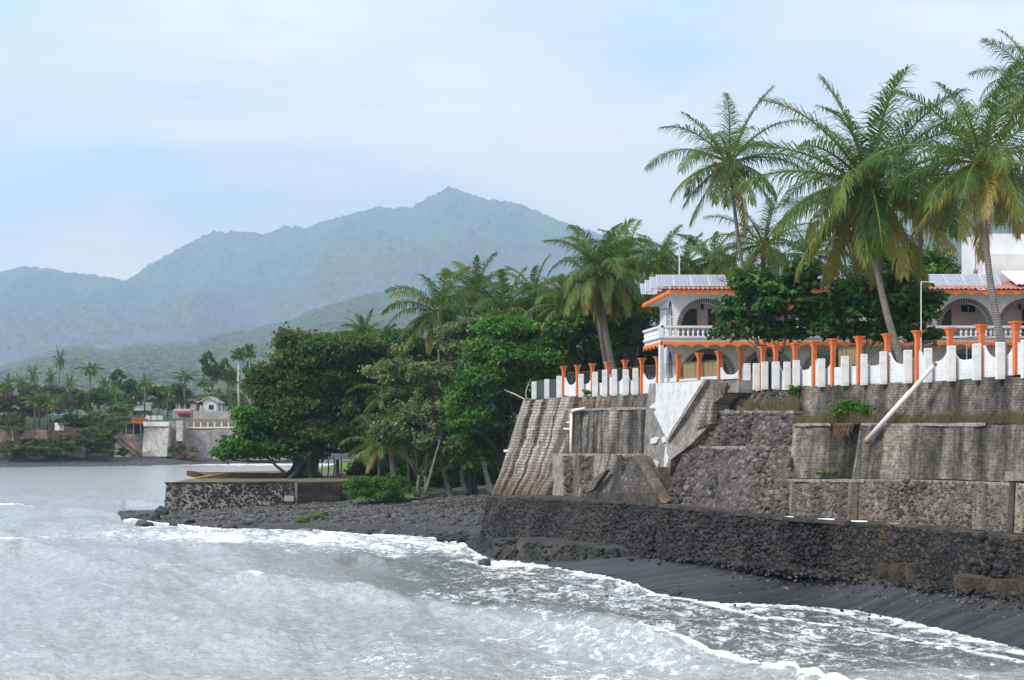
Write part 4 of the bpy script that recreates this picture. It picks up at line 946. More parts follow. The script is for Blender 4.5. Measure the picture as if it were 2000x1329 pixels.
for i in range(len(PIL)-1):
    p0, p1 = PIL[i], PIL[i+1]
    A0, A1 = LXY(p0, .08), LXY(p1, .08); Ld = np.linalg.norm(A1-A0)
    if 10 == i: pass
    za, zb_ = zb(p0+ (2 if p0 != 1447 else 3)), zb(p1-2 if p1 != 1285 else p1)
    lowb = min(za, zb_); zz0, zz1 = zt(p0), zt(p1)
    g = 9.95
    kind = low.get(i, 'scoop')
    topz = lambda q: zz0+(zz1-zz0)*q
    if kind == 'gate':
        b = MB()
        for k in range(14):
            q = (k+.5)/14; c = A0+(A1-A0)*q; b.tube([(c[0], c[1], 10.0), (c[0], c[1], 11.4)], .025, 4)
        b.prism([(*(A0+(A1-A0)*.35), 10.0), (*(A0+(A1-A0)*.75), 10.0), (*(A0+(A1-A0)*.75), 11.7), (*(A0+(A1-A0)*.35), 11.7)], (.04, .02, 0))
        b.build('gate', M['black'], FEN); continue
    n = 18; pts = []
    h0 = lambda q: g+.92 if kind != 'reed' else max(lowb, g)+(.22 if i < 12 else .95)
    for k in range(n+1):
        q = .045+.91*k/n; u = 2*q-1
        rise = (.8 if kind == 'scoop' else 0.0)*abs(u)**3.4
        if kind == 'scoop' and 4 < i < 11: rise *= .8
        z = (max(h0(q), lowb+.2))+rise
        c = A0+(A1-A0)*q; pts.append((c[0], c[1], z))
    c0, c1 = A0+(A1-A0)*.045, A0+(A1-A0)*.955
    b = MB(); b.prism([(c0[0], c0[1], za if abs(za-zb_) < .3 else lowb)]+pts+[(c1[0], c1[1], zb_ if abs(za-zb_) < .3 else lowb)], tuple(INL*.14)); b.build('panel', M['white'], FEN)
    # railing behind the panel
    b = MB(); base_o = np.array([NX, NY])*-.22; zr = (zz0+zz1)/2-.5
    for k in range(15):
        q = (k+.5)/15; c = A0+(A1-A0)*q+base_o; b.tube([(c[0], c[1], max(g+.6, lowb)), (c[0], c[1], zr)], .011, 4, cap=False)
    e0, e1 = A0+base_o, A1+base_o
    b.tube([(e0[0], e0[1], zr), (e1[0], e1[1], zr)], .02, 4)
    b.build('railing', M['railing'], FEN)
    if kind == 'reed':
        b = MB()
        for k in range(40):
            q = (k+.5)/40; c = A0+(A1-A0)*q+base_o*1.3
            hw = AX*Ld/84; rj = random.uniform(-.02, .02)
            b.add([(c[0]-hw[0], c[1]-hw[1], max(g+.3, lowb)), (c[0]+hw[0], c[1]+hw[1], max(g+.3, lowb)), (c[0]+hw[0]+rj, c[1]+hw[1], zr-.03+rj), (c[0]-hw[0], c[1]-hw[1], zr-.03+rj)], [(0,1,2,3)], random.random())
        b.build('reed_screen', M['reed'], FEN)
# free-standing white posts on the edge in front of the fence
PW = [(1043,11,746),(1068,11,741),(1092,12,735),(1135,11,731),(1162,12,727),(1181,11,723),(1200,11,722),(1222,13,722),(1241,12,719.5),(1459,14,710),(1477,14,710),(1493.5,14,707),(1515,15,707),(1537,14,707),(1555,14,704),(1604,15,701),(1650,15,696),(1687.5,13,692),(1725,14,687),(1773,16,684),(1812.5,15,680.5),(1858,16,676),(1907.5,16,672),(1953.5,17,669),(2004,18,664),(2056,18,660),(2110,18,655)]
ordn = 'first second third fourth fifth sixth seventh eighth ninth tenth eleventh twelfth thirteenth fourteenth fifteenth sixteenth seventeenth eighteenth'.split()
spec = {0: 'square white post at the far end of the wall beside the overhanging branch', 7: 'white post with a brown flaked patch on its face, before the fence', 8: 'white post next to the tall full-height orange pillar by the white plaster wall',
        12: 'white post just right of the dark gate, before the fence'}
for i, (px, wd, py) in enumerate(PW):
    o_ = .36; c = LXY(px, o_); hw = wd*.88/F*c[1]/2
    ztop = W(px, o_, py)[2]
    left = i < 9
    lab = spec.get(i, ('square white post, %s from the far end of the row left of the plaster wall' % ordn[i]) if left else ('square white post, %s counting from the grey stair flank, before the scalloped fence' % ordn[i-9]))
    b = MB(); b.frame(c, [1, 0], [0, 1], hw, hw*.95, 9.93, ztop-.03); b.frame(c, [1, 0], [0, 1], hw*1.0, hw*.95, ztop-.03, ztop, .5, .9)
    b.build
    o = b.build('white_post', M['whitepost'], None, (c[0], c[1], 9.95)); tag(o, lab, 'post', 'white posts on the wall edge')
e0, e1 = LXY(1040, .2), LXY(1099, .2)
b = MB(); b.prism([(e0[0], e0[1], 9.95), (e1[0], e1[1], 9.95), (e1[0], e1[1], 11.35), (e0[0], e0[1], 11.35)], tuple(INL*.02)); tag(b.build('mesh_fence', M['net'], None, (e0[0], e0[1], 9.95)), 'dark green mesh fence behind the end white posts', 'fence')
c = LXY(1291.5, .62); b = MB(); b.frame(c, AX, NN, .14, .14, 10.2, 12.95, .5, .9)
t = thing('utility_post', 'tall white concrete post before the corner of the house', 'post', (c[0], c[1], 10.2)); b.build('shaft', M['whitepost'], t)
b = MB(); b.tube([(c[0], c[1], 12.9), (c[0]+.02, c[1], 13.2)], .05, 6); b.box(c[0]-.02, c[0]+.3, c[1]-.08, c[1]+.08, 12.8, 12.98); b.build('lamp', M['black'], t)

# ---------------------------------------------------------------- the house
YF = 99.0
HO = thing('house', 'white two-storey house with orange scalloped eaves, brick arches and balcony', 'house', (10.4, YF, 9.9))
def arch_wall(b, u0, u1, z0, z1, arches, mp, th):
    """wall along u with round-headed openings; mp(u, depth, z) -> point"""
    cuts = [u0, u1]
    for c_, r, zs in arches: cuts += list(c_+r*np.cos(np.linspace(0, pi, 25)))
    cuts = sorted(x for x in set(round(float(q), 4) for q in cuts) if u0 <= x <= u1)
    def bot(u, side):
        for c_, r, zs in arches:
            if abs(u-c_) < r-1e-3 or (abs(abs(u-c_)-r) <= 1e-3 and ((u < c_ and side > 0) or (u > c_ and side < 0))):
                return zs+math.sqrt(max(0, r*r-(u-c_)**2))
        return z0
    for a, c_ in zip(cuts[:-1], cuts[1:]):
        za, zc = bot(a, 1), bot(c_, -1)
        if za > z0+.01 and zc < z0+.01: zc = za
        V = [mp(a, 0, za), mp(c_, 0, zc), mp(c_, 0, z1), mp(a, 0, z1), mp(a, th, za), mp(c_, th, zc), mp(c_, th, z1), mp(a, th, z1)]
        b.add(V, [(0,1,2,3),(7,6,5,4),(0,4,5,1),(3,2,6,7)])
        if za > z0+.01 and abs(abs(a-min((q[0] for q in arches), key=lambda x: abs(x-a)))-[q[1] for q in arches][0]) < .05:
            b.add([mp(a, 0, z0), mp(a, th, z0), mp(a, th, za), mp(a, 0, za)], [(0,1,2,3)])
    for c_, r, zs in arches:
        for sgn in (-1, 1):
            u = c_+sgn*r; b.add([mp(u, 0, z0), mp(u, th, z0), mp(u, th, zs), mp(u, 0, zs)], [(0,1,2,3) if sgn < 0 else (3,2,1,0)])
def ring(b, c_, r, zs, zlow, mp, wd=.30, n=36, proud=.035):
    for k in range(n):
        t0, t1 = pi*(k+.16)/n, pi*(k+.84)/n
        q = [mp(c_+rr*math.cos(t), -proud, zs+rr*math.sin(t)) for rr, t in ((r,t0),(r+wd,t0),(r+wd,t1),(r,t1))]
        vec = np.array(mp(0, .05+proud, 0))-np.array(mp(0, 0, 0)); b.prism(q, tuple(vec))
    z = zs-.1
    while z > zlow:
        for sgn in (-1, 1):
            q = [mp(c_+sgn*rr, -proud, zz) for rr, zz in ((r,z),(r+wd,z),(r+wd,z-.07),(r,z-.07))]
            b.prism(q, tuple(np.array(mp(0, .05+proud, 0))-np.array(mp(0, 0, 0))))
        z -= .125
mpF = lambda u, d, z: (u, YF+d, z)
CU = [12.44, 16.33, 20.22, 25.3, 29.2, 33.1, 37.0]
XE = 39.6
b = MB(); arch_wall(b, 10.35, XE, 13.5, 16.35, [(c_, 1.52, 14.32) for c_ in CU], mpF, .3); b.build('upper_wall', M['whitesmooth'], HO)
CL = [12.62, 16.5, 20.4, 25.3, 29.2, 33.1, 37.0]
b = MB(); arch_wall(b, 10.35, XE, 9.8, 13.2, [(c_, 1.5, 11.1) for c_ in CL], mpF, .3); b.build('lower_wall', M['whitesmooth'], HO)
for c_ in CU: 
    b = MB(); ring(b, c_, 1.52, 14.32, 13.55, mpF); b.build('arch_trim', M['ringdark'], HO)
for c_ in CL:
    b = MB(); ring(b, c_, 1.5, 11.1, 10.0, mpF); b.build('arch_trim', M['ringdark'], HO)
mpS = lambda u, d, z: (10.35+d, u, z)
b = MB(); arch_wall(b, YF+.3, YF+9, 13.5, 16.35, [(YF+1.35, .8, 15.0)], mpS, .3); b.build('side_wall', M['whitesmooth'], HO)
b = MB(); arch_wall(b, YF+.3, YF+9, 9.8, 13.2, [(YF+1.35, .8, 11.7)], mpS, .3); b.build('side_wall', M['whitesmooth'], HO)
b = MB(); ring(b, YF+1.35, .8, 15.0, 13.55, mpS, n=26); ring(b, YF+1.35, .8, 11.7, 9.9, mpS, n=26); b.build('arch_trim', M['ringdark'], HO)
b = MB(); b.box(10.66, XE, YF+2.5, YF+2.7, 13.5, 16.35); b.box(10.66, XE, YF+2.5, YF+2.7, 9.8, 13.2); b.build('porch_wall', M['beige'], HO)
b = MB(); b.box(10.66, XE, YF+2.75, YF+9, 9.8, 16.3); b.build('core', M['whitesmooth'], HO)
b = MB(); b.box(XE, XE+.3, YF+.05, YF+9, 9.8, 16.3); b.build('end_wall', M['whitesmooth'], HO)
def hrect(name, px0, px1, py0, py1, Y, mat, dep=.06, parent=HO):
    a, c_ = P(px0, py1, Y), P(px1, py0, Y); b = MB(); b.box(a[0], c_[0], Y-dep, Y+dep*.5, a[2], c_[2]); return b.build(name, mat, parent)
Yp = YF+2.45
for px0, px1 in ((1331,1361),(1383,1398),(1836,1858),(1996,2020),(1490,1510)):
    d = hrect('door', px0, px1, 604, 661, Yp, M['darkdoor']); 
for px0, px1, py0, py1 in ((1876,1906,595.5,611.5),(1600,1630,597,612),(2060,2090,597,612)):
    f_ = hrect('window', px0, px1, py0, py1, Yp, M['alu']); 
    hrect('pane', px0+1, (px0+px1)/2-.6, py0+1, py1-1, Yp-.05, M['glass'], .03, f_); hrect('pane', (px0+px1)/2+.6, px1-1, py0+1, py1-1, Yp-.05, M['glass'], .03, f_)
for px0, px1 in ((1350,1420),(1470,1530),(1590,1640),(1732,1790),(1860,1910),(1975,2030)):
    hrect('lower_opening', px0, px1, 693, 770, Yp, M['darkdoor'])
for px in (1371.5, 1992):
    p = P(px, 600, YF+2.3); b = MB(); b.lathe(p, [(.03,.22),(.1,.16),(.11,0),(.07,-.16),(.02,-.2)], 8); b.tube([p+np.array([0,0,.2]), p+np.array([0,.15,.3])], .02, 5); b.build('wall_lantern', M['black'], HO)
b = MB(); b.box(10.4, XE, YF-1.5, YF+2.5, 13.22, 13.5)
b.prism([(9.44,97.3,13.25),(XE,97.3,13.25),(XE,99,13.25),(10.4,99,13.25),(10.4,102.6,13.25),(8.85,102.5,13.25)], (0, 0, .26)); b.build('balcony_floor', M['whitesmooth'], HO)
BAL = MB()
def railing_run(p0, p1, n, par=None):
    p0, p1 = np.array(p0), np.array(p1); d = (p1-p0)/np.linalg.norm(p1-p0); nrm = np.array([-d[1], d[0]])
    for z0, z1, hw in ((13.5,13.62,.13),(14.14,14.27,.15),(14.1,14.15,.11)):
        q = [(*(p0+nrm*hw), z0), (*(p1+nrm*hw), z0), (*(p1-nrm*hw), z0), (*(p0-nrm*hw), z0)]; BAL.prism(q, (0, 0, z1-z0))
    return [p0+(p1-p0)*(k+.5)/n for k in range(n)]
spots = railing_run((9.44, 97.3), (XE, 97.3), 96)+railing_run((8.85, 102.4), (9.44, 97.3), 16)
for p in ((9.44,97.3),(14.2,97.3),(19.0,97.3),(23.9,97.3),(30.8,97.3),(36,97.3)):
    BAL.frame(p, [1,0], [0,1], .15, .15, 13.5, 14.36); BAL.frame(p, [1,0], [0,1], .06, .06, 14.36, 14.5, .5, .4)
BALO = BAL.build('balustrade', M['whitesmooth'], HO, (9.44, 97.3, 13.5))
pm = MB(); pm.lathe((0,0,0), [(.085,0),(.085,.05),(.05,.08),(.06,.13),(.1,.2),(.095,.26),(.055,.36),(.045,.42),(.075,.44),(.075,.48)], 8)
bme = raw_mesh('baluster', pm.v, pm.f, None, True); bme.materials.append(M['whitesmooth'])
spots = [p for p in spots if p[0] < 24 or p[0] > 28.2][:100]
for p in spots:
    o = bpy.data.objects.new('baluster', bme); COL.objects.link(o); o.parent = BALO; o.location = (p[0]-9.44, p[1]-97.3, .12)
def fascia(b, p0, p1, ztop, h, nsc, th=.12):
    p0, p1 = np.array(p0, float), np.array(p1, float); d = (p1-p0); nrm = np.array([-d[1], d[0]])/np.linalg.norm(d)
    n = 10; top = []; bot = []
    for i in range(nsc):
        for k in range(n):
            q = (i+k/n)/nsc; s_ = math.sin(pi*k/n)**.75
            c_ = p0+d*q; top.append((c_[0], c_[1], ztop)); bot.append((c_[0], c_[1], ztop-h+h*.55*s_))
    top.append((*p1, ztop)); bot.append((*p1, ztop-h))
    m_ = len(top); off = np.array([nrm[0]*th, nrm[1]*th, 0])
    V = [np.array(q) for q in bot+top]; V = V+[q+off for q in V]
    Fc = []
    for i in range(m_-1):
        Fc += [(i, i+1, m_+i+1, m_+i), (2*m_+i+1, 2*m_+i, 3*m_+i, 3*m_+i+1), (i, 2*m_+i, 2*m_+i+1, i+1), (m_+i, m_+i+1, 3*m_+i+1, 3*m_+i)]
    b.add(V, Fc)
b = MB(); fascia(b, (9.4,97.18), (XE,97.18), 13.24, .36, 31); fascia(b, (8.75,102.5), (9.4,97.2), 13.24, .36, 5); b.build('balcony_fascia', M['orangeh'], HO)
b = MB(); fascia(b, (9.95,97.3), (XE,97.3), 16.55, .34, 31); fascia(b, (9.2,108.7), (9.95,97.3), 16.55, .34, 11); b.build('eave_fascia', M['orangeh'], HO)
b = MB(); b.prism([(9.99,97.43,16.33),(XE,97.43,16.33),(XE,108.6,16.33),(9.3,108.6,16.33)], (0, 0, .14)); b.build('roof_slab', M['whitesmooth'], HO)
# barrel-tile roof
def tiles(name, x0, x1, y0, z0, y1, z1, mat, skew=0.0, pitch=.3):
    nx = int((x1-x0)/pitch*8); xs = np.linspace(x0, x1, nx+1); rows = 2*int(max(abs(y1-y0), .4)/.4)
    V = []
    for j in range(rows+1):
        q = (j//2)/(rows/2) if j % 2 == 0 else min(1, (j//2+.98)/(rows/2))
        lift = .0 if j % 2 == 0 else -.035
        y = y0+(y1-y0)*q; z = z0+(z1-z0)*q
        xx = np.maximum(xs, x0+skew*q)
        V.append(np.stack([xx+skew*0, np.full_like(xs, y), z+lift+.075*np.abs(np.sin((xs-x0)/pitch*pi))+.02*vn(np.floor((xs-x0)/pitch), np.full_like(xs, j//2), 3)], 1))
    V = np.concatenate(V); Fq = grid_faces(rows+1, nx+1)
    return V, Fq
V, Fq = tiles('roof', 9.97, XE, 97.2, 16.56, 101.8, 17.5, M['tile'], -.3); obj('roof_tiles', V, Fq, M['tile'], HO, smooth=True)
V2 = V.copy(); V2[:, 1] = 206-V2[:, 1]-.6; obj('roof_tiles', V2, Fq[:, ::-1].copy(), M['tile'], HO, smooth=True)
V, Fq = tiles('roof', 32.2, 40, 97.9, 16.9, 101.2, 18.1, M['paletile']); obj('pale_roof_tiles', V, Fq, M['paletile'], HO, smooth=True)
a = P(1908, 556, 103); b = MB(); b.box(a[0], 42, 103, 106.5, 16.6, P(0, 457, 103)[2]); b.box(a[0]+.35, 42, 101.6, 102.98, 16.6, P(0, 496, 101.6)[2]); b.build('roof_room', M['whitesmooth'], HO)
b = MB(); p0 = P(1905.5, 500, 100.5); b.tube([(p0[0], 100.5, 16.8), (p0[0], 100.5, P(0, 527, 100.5)[2])], .14, 8); b.tube([(p0[0], 100.5, 17.5), (p0[0], 100.5, P(0, 430, 100.5)[2])], .03, 6); b.build('vent_pipe', M['conc'], HO)
# cloths hung on the balcony behind the balusters
M['bluecloth'] = plain('blue_cloth', (.12,.2,.42), .9); M['ochrecloth'] = plain('ochre_cloth', (.4,.2,.1), .9)
def cloth(px0, px1, mat, lab):
    a, c_ = P(px0, 659, 97.7), P(px1, 641, 97.7); b = MB(); n = 14; V = []
    for k in range(n+1):
        x = a[0]+(c_[0]-a[0])*k/n; y = 97.62+.05*math.sin(k*1.7); V += [(x, y, 13.56), (x, y, 14.05+.03*math.sin(k))]
    b.add(V+[(x, y+.03, z) for x, y, z in V], [(2*k, 2*k+2, 2*k+3, 2*k+1) for k in range(n)]+[(2*n+2+2*k+1, 2*n+2+2*k+3, 2*n+2+2*k+2, 2*n+2+2*k) for k in range(n)]+[(2*k+1, 2*k+3, 2*n+2+2*k+3, 2*n+2+2*k+1) for k in range(n)])
    tag(b.build('hanging_cloth', mat, None, (a[0], 97.65, 13.56)), lab, 'cloth')
cloth(1355, 1378, M['bluecloth'], 'blue cloth hanging behind the balcony balusters below the arch')
cloth(1336, 1350, M['ochrecloth'], 'brownish cloth hanging behind the balusters beside the dark door')
# dark metal frame on the side terrace
b = MB(); 
for px, py0, py1, Y in ((1288,605,645,104),(1303,603,642,100.6)): b.tube([P(px, py1, Y), P(px, py0, Y)], .035, 5)
b.tube([P(1288,605,104), P(1303,603,100.6)], .035, 5); b.build('metal_frame', M['black'], HO)
# solar panels on racks
def solar(x, y, z, wd, lab, tilt=36, ln=1.4):
    t = thing('solar_panel', lab, 'solar panel', (x, y, z), 'solar panels on the roof'); t.rotation_euler = (math.radians(tilt), 0, 0)
    b = MB(); b.box(.03, wd-.03, .03, ln-.03, .012, .03); o = link('cells', raw_mesh('cells', b.v, b.f), M['solar'], t)
    b = MB(); b.box(0, wd, 0, .03, 0, .04); b.box(0, wd, ln-.03, ln, 0, .04); b.box(0, .03, .03, ln-.03, 0, .04); b.box(wd-.03, wd, .03, ln-.03, 0, .04); link('frame', raw_mesh('frame', b.v, b.f), M['alu'], t)
    b = MB(); 
    for q in (.15, wd-.15):
        b.tube([(q, .1, 0), (q, .1-.25*math.sin(math.radians(tilt)), -.25*math.cos(math.radians(tilt)))], .02, 4); b.tube([(q, ln-.1, 0), (q, ln-.1-1.0*math.sin(math.radians(tilt)), -1.0*math.cos(math.radians(tilt)))], .02, 4)
    link('rack', raw_mesh('rack', b.v, b.f), M['railing'], t)
nm = ['first', 'second', 'third', 'fourth']
for k in range(4): solar(9.3+k*1.13, 98.4, 16.86, 1.1, 'solar panel, %s from the corner in the front row over the arched eave' % nm[k])
solar(9.15, 101.2, 16.98, 1.1, 'solar panel right behind the front row corner, partly hidden'); solar(9.08, 104.2, 17.05, 1.1, 'middle solar panel of the stepped row going back over the side eave'); solar(9.0, 107.0, 17.08, 1.1, 'hindmost solar panel of the stepped row over the side eave')
for k in range(4): solar(27.0+k*1.15, 98.9, 16.95, 1.1, 'solar panel, %s of the row left of the white roof room' % nm[k], 36, 1.4)
# poles
def pole(px, py0, py1, Y, r, mat, lab, name='pole', arm=None):
    a, c_ = P(px, py0, Y), P(px, py1, Y); b = MB(); b.tube([a, c_], [r, r*.8], 7)
    t = thing(name, lab, 'pole', a); b.build('shaft', mat, t)
    if arm: b = MB(); b.tube([c_, P(arm[0], arm[1], Y)], r*.7, 6); b.build('arm', mat, t)
pole(1799, 692, 551, 75, .024, M['pvc'], 'thin pale lamp pole with a short arm before the house', 'lamp_pole', (1827, 550.5))
pole(1327, 545, 462, 100, .05, M['alu'], 'thin metal antenna mast rising above the solar panels', 'antenna_mast')
pole(1888, 715, 672, 84, .03, M['pvc'], 'short white pipe stake in the garden behind the fence', 'garden_stake')

# ---------------------------------------------------------------- pipes on the walls
def pipe(name, lab, pts, r, mat='pvc', cat='pipe', group=None, loc=None, n=8):
    b = MB(); b.tube(pts, r, n); return tag(b.build(name, M[mat], None, loc if loc is not None else pts[0], True), lab, cat, group)
t = thing('drain_pipe', 'white pipe running down the grey concrete panel with two side branches', 'pipe', W(1114, 2.1, 884))
b = MB(); b.tube([W(1115, 2.08, 884), W(1116, 1.85, 806)], .1, 8); b.build('down_pipe', M['pvc'], t, smooth=True)
b = MB(); b.tube([W(1114, 2.0, 838), W(1102, 2.0, 838)], .06, 7); b.build('branch', M['pvc'], t); b = MB(); b.tube([W(1114, 1.95, 825.5), W(1107, 1.95, 825.5)], .05, 7); b.build('branch', M['pvc'], t)
b = MB(); b.tube([W(1115, 1.87, 808), W(1119, 1.87, 802), W(1142, 1.87, 797.5)], [.1,.1,.06], 8); b.build('elbow', M['pvc'], t, smooth=True)
pipe('drain_pipe', 'short white pipe sticking out of the leaning wall end', [W(984, 2.1, 881.5), W(998, 1.6, 881)], .1)
for i, (x0, x1, y, o_, lab) in enumerate(((1045,1095,973,3.6,'long white pipe lying on the corner ledge below the ribs'),(1092,1106,976,3.7,'short white pipe next to the long one on the corner ledge'),(1128,1142,980.5,4.0,'short white pipe on the corner ledge by the lookout parapet'),
        (1531,1549,1011,3.9,'short white pipe on the sea wall ledge at the brick column'),(1598,1630,1015.5,3.9,'white pipe on the sea wall ledge under the water-stained stones'),(1663,1694,1019.5,3.9,'white pipe on the sea wall ledge farthest along from the stairs'),
        (1726,1758,1024,3.9,'dirty pale pipe on the ledge, half buried'))):
    pipe('drain_pipe', lab, [W(x0, o_, y-.6), W(x1, o_, y-.2)], .05, 'pvc' if i < 6 else 'conc_ledge', group='pipes on the ledges')
b = MB(); p0, p1 = W(1826, 1.3, 712), W(1690, 2.75, 864); d = p1-p0
t = thing('white_pole', 'long fallen white pole leaning down across the walls', 'pole', p1)
b.tube([p0, p0+d*.34, p0+d*.34, p0+d*.975], [.095,.095,.115,.12], 10); b.build('shaft', M['pole'], t, smooth=True)
b = MB(); b.tube([p0+d*.972, p0+d*1.0, p0+d*1.012], [.13,.125,.08], 9); b.build('rusty_end', M['rust'], t)
b = MB(); b.tube([p0-d*.012, p0+d*.004], [.08,.11], 9); b.build('top_end', M['rust'], t)
b = MB(); b.tube([W(1388, 1.4, 808), W(1423, 1.0, 801)], .05, 6); tag(b.build('iron_bar', M['black'], None, W(1388, 1.4, 808)), 'dark iron bar sticking out over the rubble wall', 'bar')
# ---------------------------------------------------------------- palms
def palm_crown(rng, L, nfr, nl, yellow=.3, droop=1.0, lw=.055, emin=-62, wind=0.0, spread=1.0, llen=.26):
    Vs, Ts, Ks = [], [], []; b0 = 0
    ga = 2.39996
    for i in range(nfr):
        q = (i+.5)/nfr
        az = i*ga+rng.uniform(-.25, .25)
        se = .995-(.995-math.sin(math.radians(emin)))*q**1.12
        e0 = math.asin(max(-.99, min(.99, se)))+math.radians(rng.uniform(-8, 8))
        Lf = L*rng.uniform(.88, 1.08)*(.72+.28*math.sin(pi*min(1, q*1.3+.15)))
        bend = math.radians((20+58*math.sin(pi*min(q*1.05+.05, 1)))*droop*rng.uniform(.7, 1.3))
        m = 16; s = np.linspace(0, 1, m)
        ang = e0-bend*s**1.5
        ang = np.maximum(ang, math.radians(-86))
        azs = az+rng.uniform(-.45, .45)*s**2+wind*s
        st = np.stack([np.cos(ang)*np.cos(azs), np.cos(ang)*np.sin(azs), np.sin(ang)], 1)*Lf/(m-1)
        R = np.concatenate([[[0, 0, 0]], np.cumsum(st[:-1], 0)])
        R = R+np.array([math.cos(az), math.sin(az), 0])*.12
        age = np.clip((q-.5)*1.5, 0, 1)*yellow*rng.uniform(.5, 1.7)+(rng.uniform(0, 1) < .06)*.3*yellow
        if q > .93: age = .72*min(1, yellow*1.6)
        base_t = .14+.32*rng.uniform(0, 1)+age*.45
        # rachis
        T_ = np.gradient(R, axis=0); T_ /= np.linalg.norm(T_, axis=1)[:, None]
        B = np.stack([-np.sin(azs), np.cos(azs), 0*azs], 1)
        roll = rng.uniform(-.6, .6); 
        Nn = np.cross(T_, B); B = B*math.cos(roll)+Nn*math.sin(roll); Nn = np.cross(T_, B)
        rr = (.06*L/4.5)*(1-.85*s)[:, None]
        ring = np.stack([R+B*rr, R-Nn*rr, R-B*rr, R+Nn*rr], 1).reshape(-1, 3)
        f = []
        k = np.arange(m-1)[:, None]*4; c = np.arange(4)[None]
        a = k+c; bb = k+(c+1) % 4; q4 = np.stack([a, bb, bb+4, a+4], -1).reshape(-1, 4)
        tri = np.concatenate([q4[:, [0, 1, 2]], q4[:, [0, 2, 3]]])
        Vs.append(ring); Ts.append(tri+b0); Ks.append(np.full(len(ring), np.clip(.6+age*.3, 0, .95))); b0 += len(ring)
        # leaflets
        for side in (-1, 1):
            sl = np.linspace(.13, .995, nl)+rng.uniform(-.3, .3, nl)/nl
            sl = np.clip(sl, .1, 1)
            ip = lambda A: np.stack([np.interp(sl, s, A[:, j]) for j in range(3)], 1)
            p, t, bv, nv = ip(R), ip(T_), ip(B), ip(Nn)
            ll = L*llen*np.sin(pi*np.clip(sl*.80+.16, 0, 1))**.55*rng.uniform(.7, 1.12, nl)*(1-.22*q)
            fwd = .45+.75*sl**2
            d = bv*side*.85+t*fwd[:, None]+nv*(.30 if q < .35 else .1)+rng.normal(0, .11, (nl, 3))
            d[:, 2] -= (.12+.35*q)*spread
            d /= np.linalg.norm(d, axis=1)[:, None]
            mid = p+d*(ll*.45)[:, None]
            d2 = d+np.array([0, 0, -1])*((.8+1.2*q)*droop*rng.uniform(.5, 1.5, nl))[:, None]; d2 /= np.linalg.norm(d2, axis=1)[:, None]
            tip = mid+d2*(ll*.55)[:, None]
            wv = t-(t*d).sum(1)[:, None]*d; wv /= np.linalg.norm(wv, axis=1)[:, None]+1e-6
            w_ = lw*(L/4.5)
            V = np.stack([p+wv*w_*.5, p-wv*w_*.5, mid-wv*w_*.55, mid+wv*w_*.55, tip], 1).reshape(-1, 3)
            o5 = np.arange(nl)[:, None]*5
            T5 = np.concatenate([o5+np.array([[0, 1, 2]]), o5+np.array([[0, 2, 3]]), o5+np.array([[3, 2, 4]])])
            tt = np.clip(base_t+rng.normal(0, .075, nl)+age*.25*sl, 0, 1)
            tv = np.stack([tt, tt, tt, tt, np.clip(tt+.12+.25*age, 0, 1)], 1).ravel()
            Vs.append(V); Ts.append(T5+b0); Ks.append(tv); b0 += len(V)
    return np.concatenate(Vs), np.concatenate(Ts), np.concatenate(Ks)
def palm(lab, cpx, cpy, Y, bpx, bz, Lpx, nfr=26, nl=52, seed=0, yellow=.3, droop=1.0, nuts='nut', dY=0.0, tr=.17, group=None, emin=-62, lean=.5, lw=.035, trunk=True, wind=0.0, name='palm_tree', nnut=3, bark='palmbark'):
    rng = np.random.default_rng(seed)
    c = P(cpx, cpy, Y); L = 1.18*Lpx/F*Y
    Yb = Y+dY; base = np.array([(bpx-1000)/F*Yb, Yb, bz])
    t = thing(name, lab, 'palm tree', base, group)
    V, T, K = palm_crown(rng, L, nfr, nl, yellow, droop, lw, emin, wind)
    obj('crown', V+c, T, M['palm'], t, tint=K, loc=c)
    n = 12; pth = []; rad = []
    for k in range(n+1):
        q = k/n; p = base*(1-q)+c*q; bow = math.sin(pi*q)*lean
        pth.append(p+np.array([bow*(1 if cpx < bpx else -1)*-.5, 0, 0])); rad.append(tr*(1.25-.45*q+ (.35*(1-q)**8)))
    pth[-1] = c+np.array([0, 0, .1])
    b = MB(); b.tube(pth, rad, 10); b.build('trunk', M[bark], t, smooth=True)
    # husky heart of the crown and nuts
    V2, T2, K2 = stones(np.array([c+np.array([0, 0, -.05]), c+np.array([.08, -.05, .3]), c+np.array([-.06, 0, -.35])]), 0, np.array([.3, .26, .24])*L/4.5, rng)
    obj('crown_heart', V2, T2, M['husk'], t, tint=K2, smooth=True)
    if nuts:
        for k in range(nnut):
            az = rng.uniform(pi*.95, pi*2.05) if k < 2 else rng.uniform(0, 2*pi)
            cc = c+np.array([math.cos(az)*.42, math.sin(az)*.42, -.28-.2*rng.uniform()])*L/4.5
            C = cc+rng.normal(0, 1, (11, 3))*np.array([.16, .16, .2])*L/4.5
            V2, T2, K2 = stones(C, 0, rng.uniform(.10, .14, 11)*L/4.5, rng, False, 1.0)
            obj('coconut_bunch', V2, T2, M[nuts], t, tint=K2, smooth=True)
    return t
GP = 'coconut palms in the garden above the wall'
palm('tall coconut palm standing alone against the sky with green nuts', 1424, 318, 92, 1500, 9.9, 155, 26, 58, 3, .5, 1.0, 'nut', tr=.12, group=GP)
palm('big dense coconut palm in the middle with a curved grey trunk', 1700, 368, 82, 1778, 9.9, 245, 46, 66, 12, .8, 1.0, None, tr=.17, group=GP, lean=1.0, dY=-4, lw=.032)
palm('coconut palm at the edge of the garden with its ringed trunk close to the fence', 1919, 318, 74, 1974, 9.9, 218, 34, 64, 8, .95, 1.0, 'nutyellow', tr=.15, group=GP, lean=.7, dY=-4, nnut=1, lw=.032)
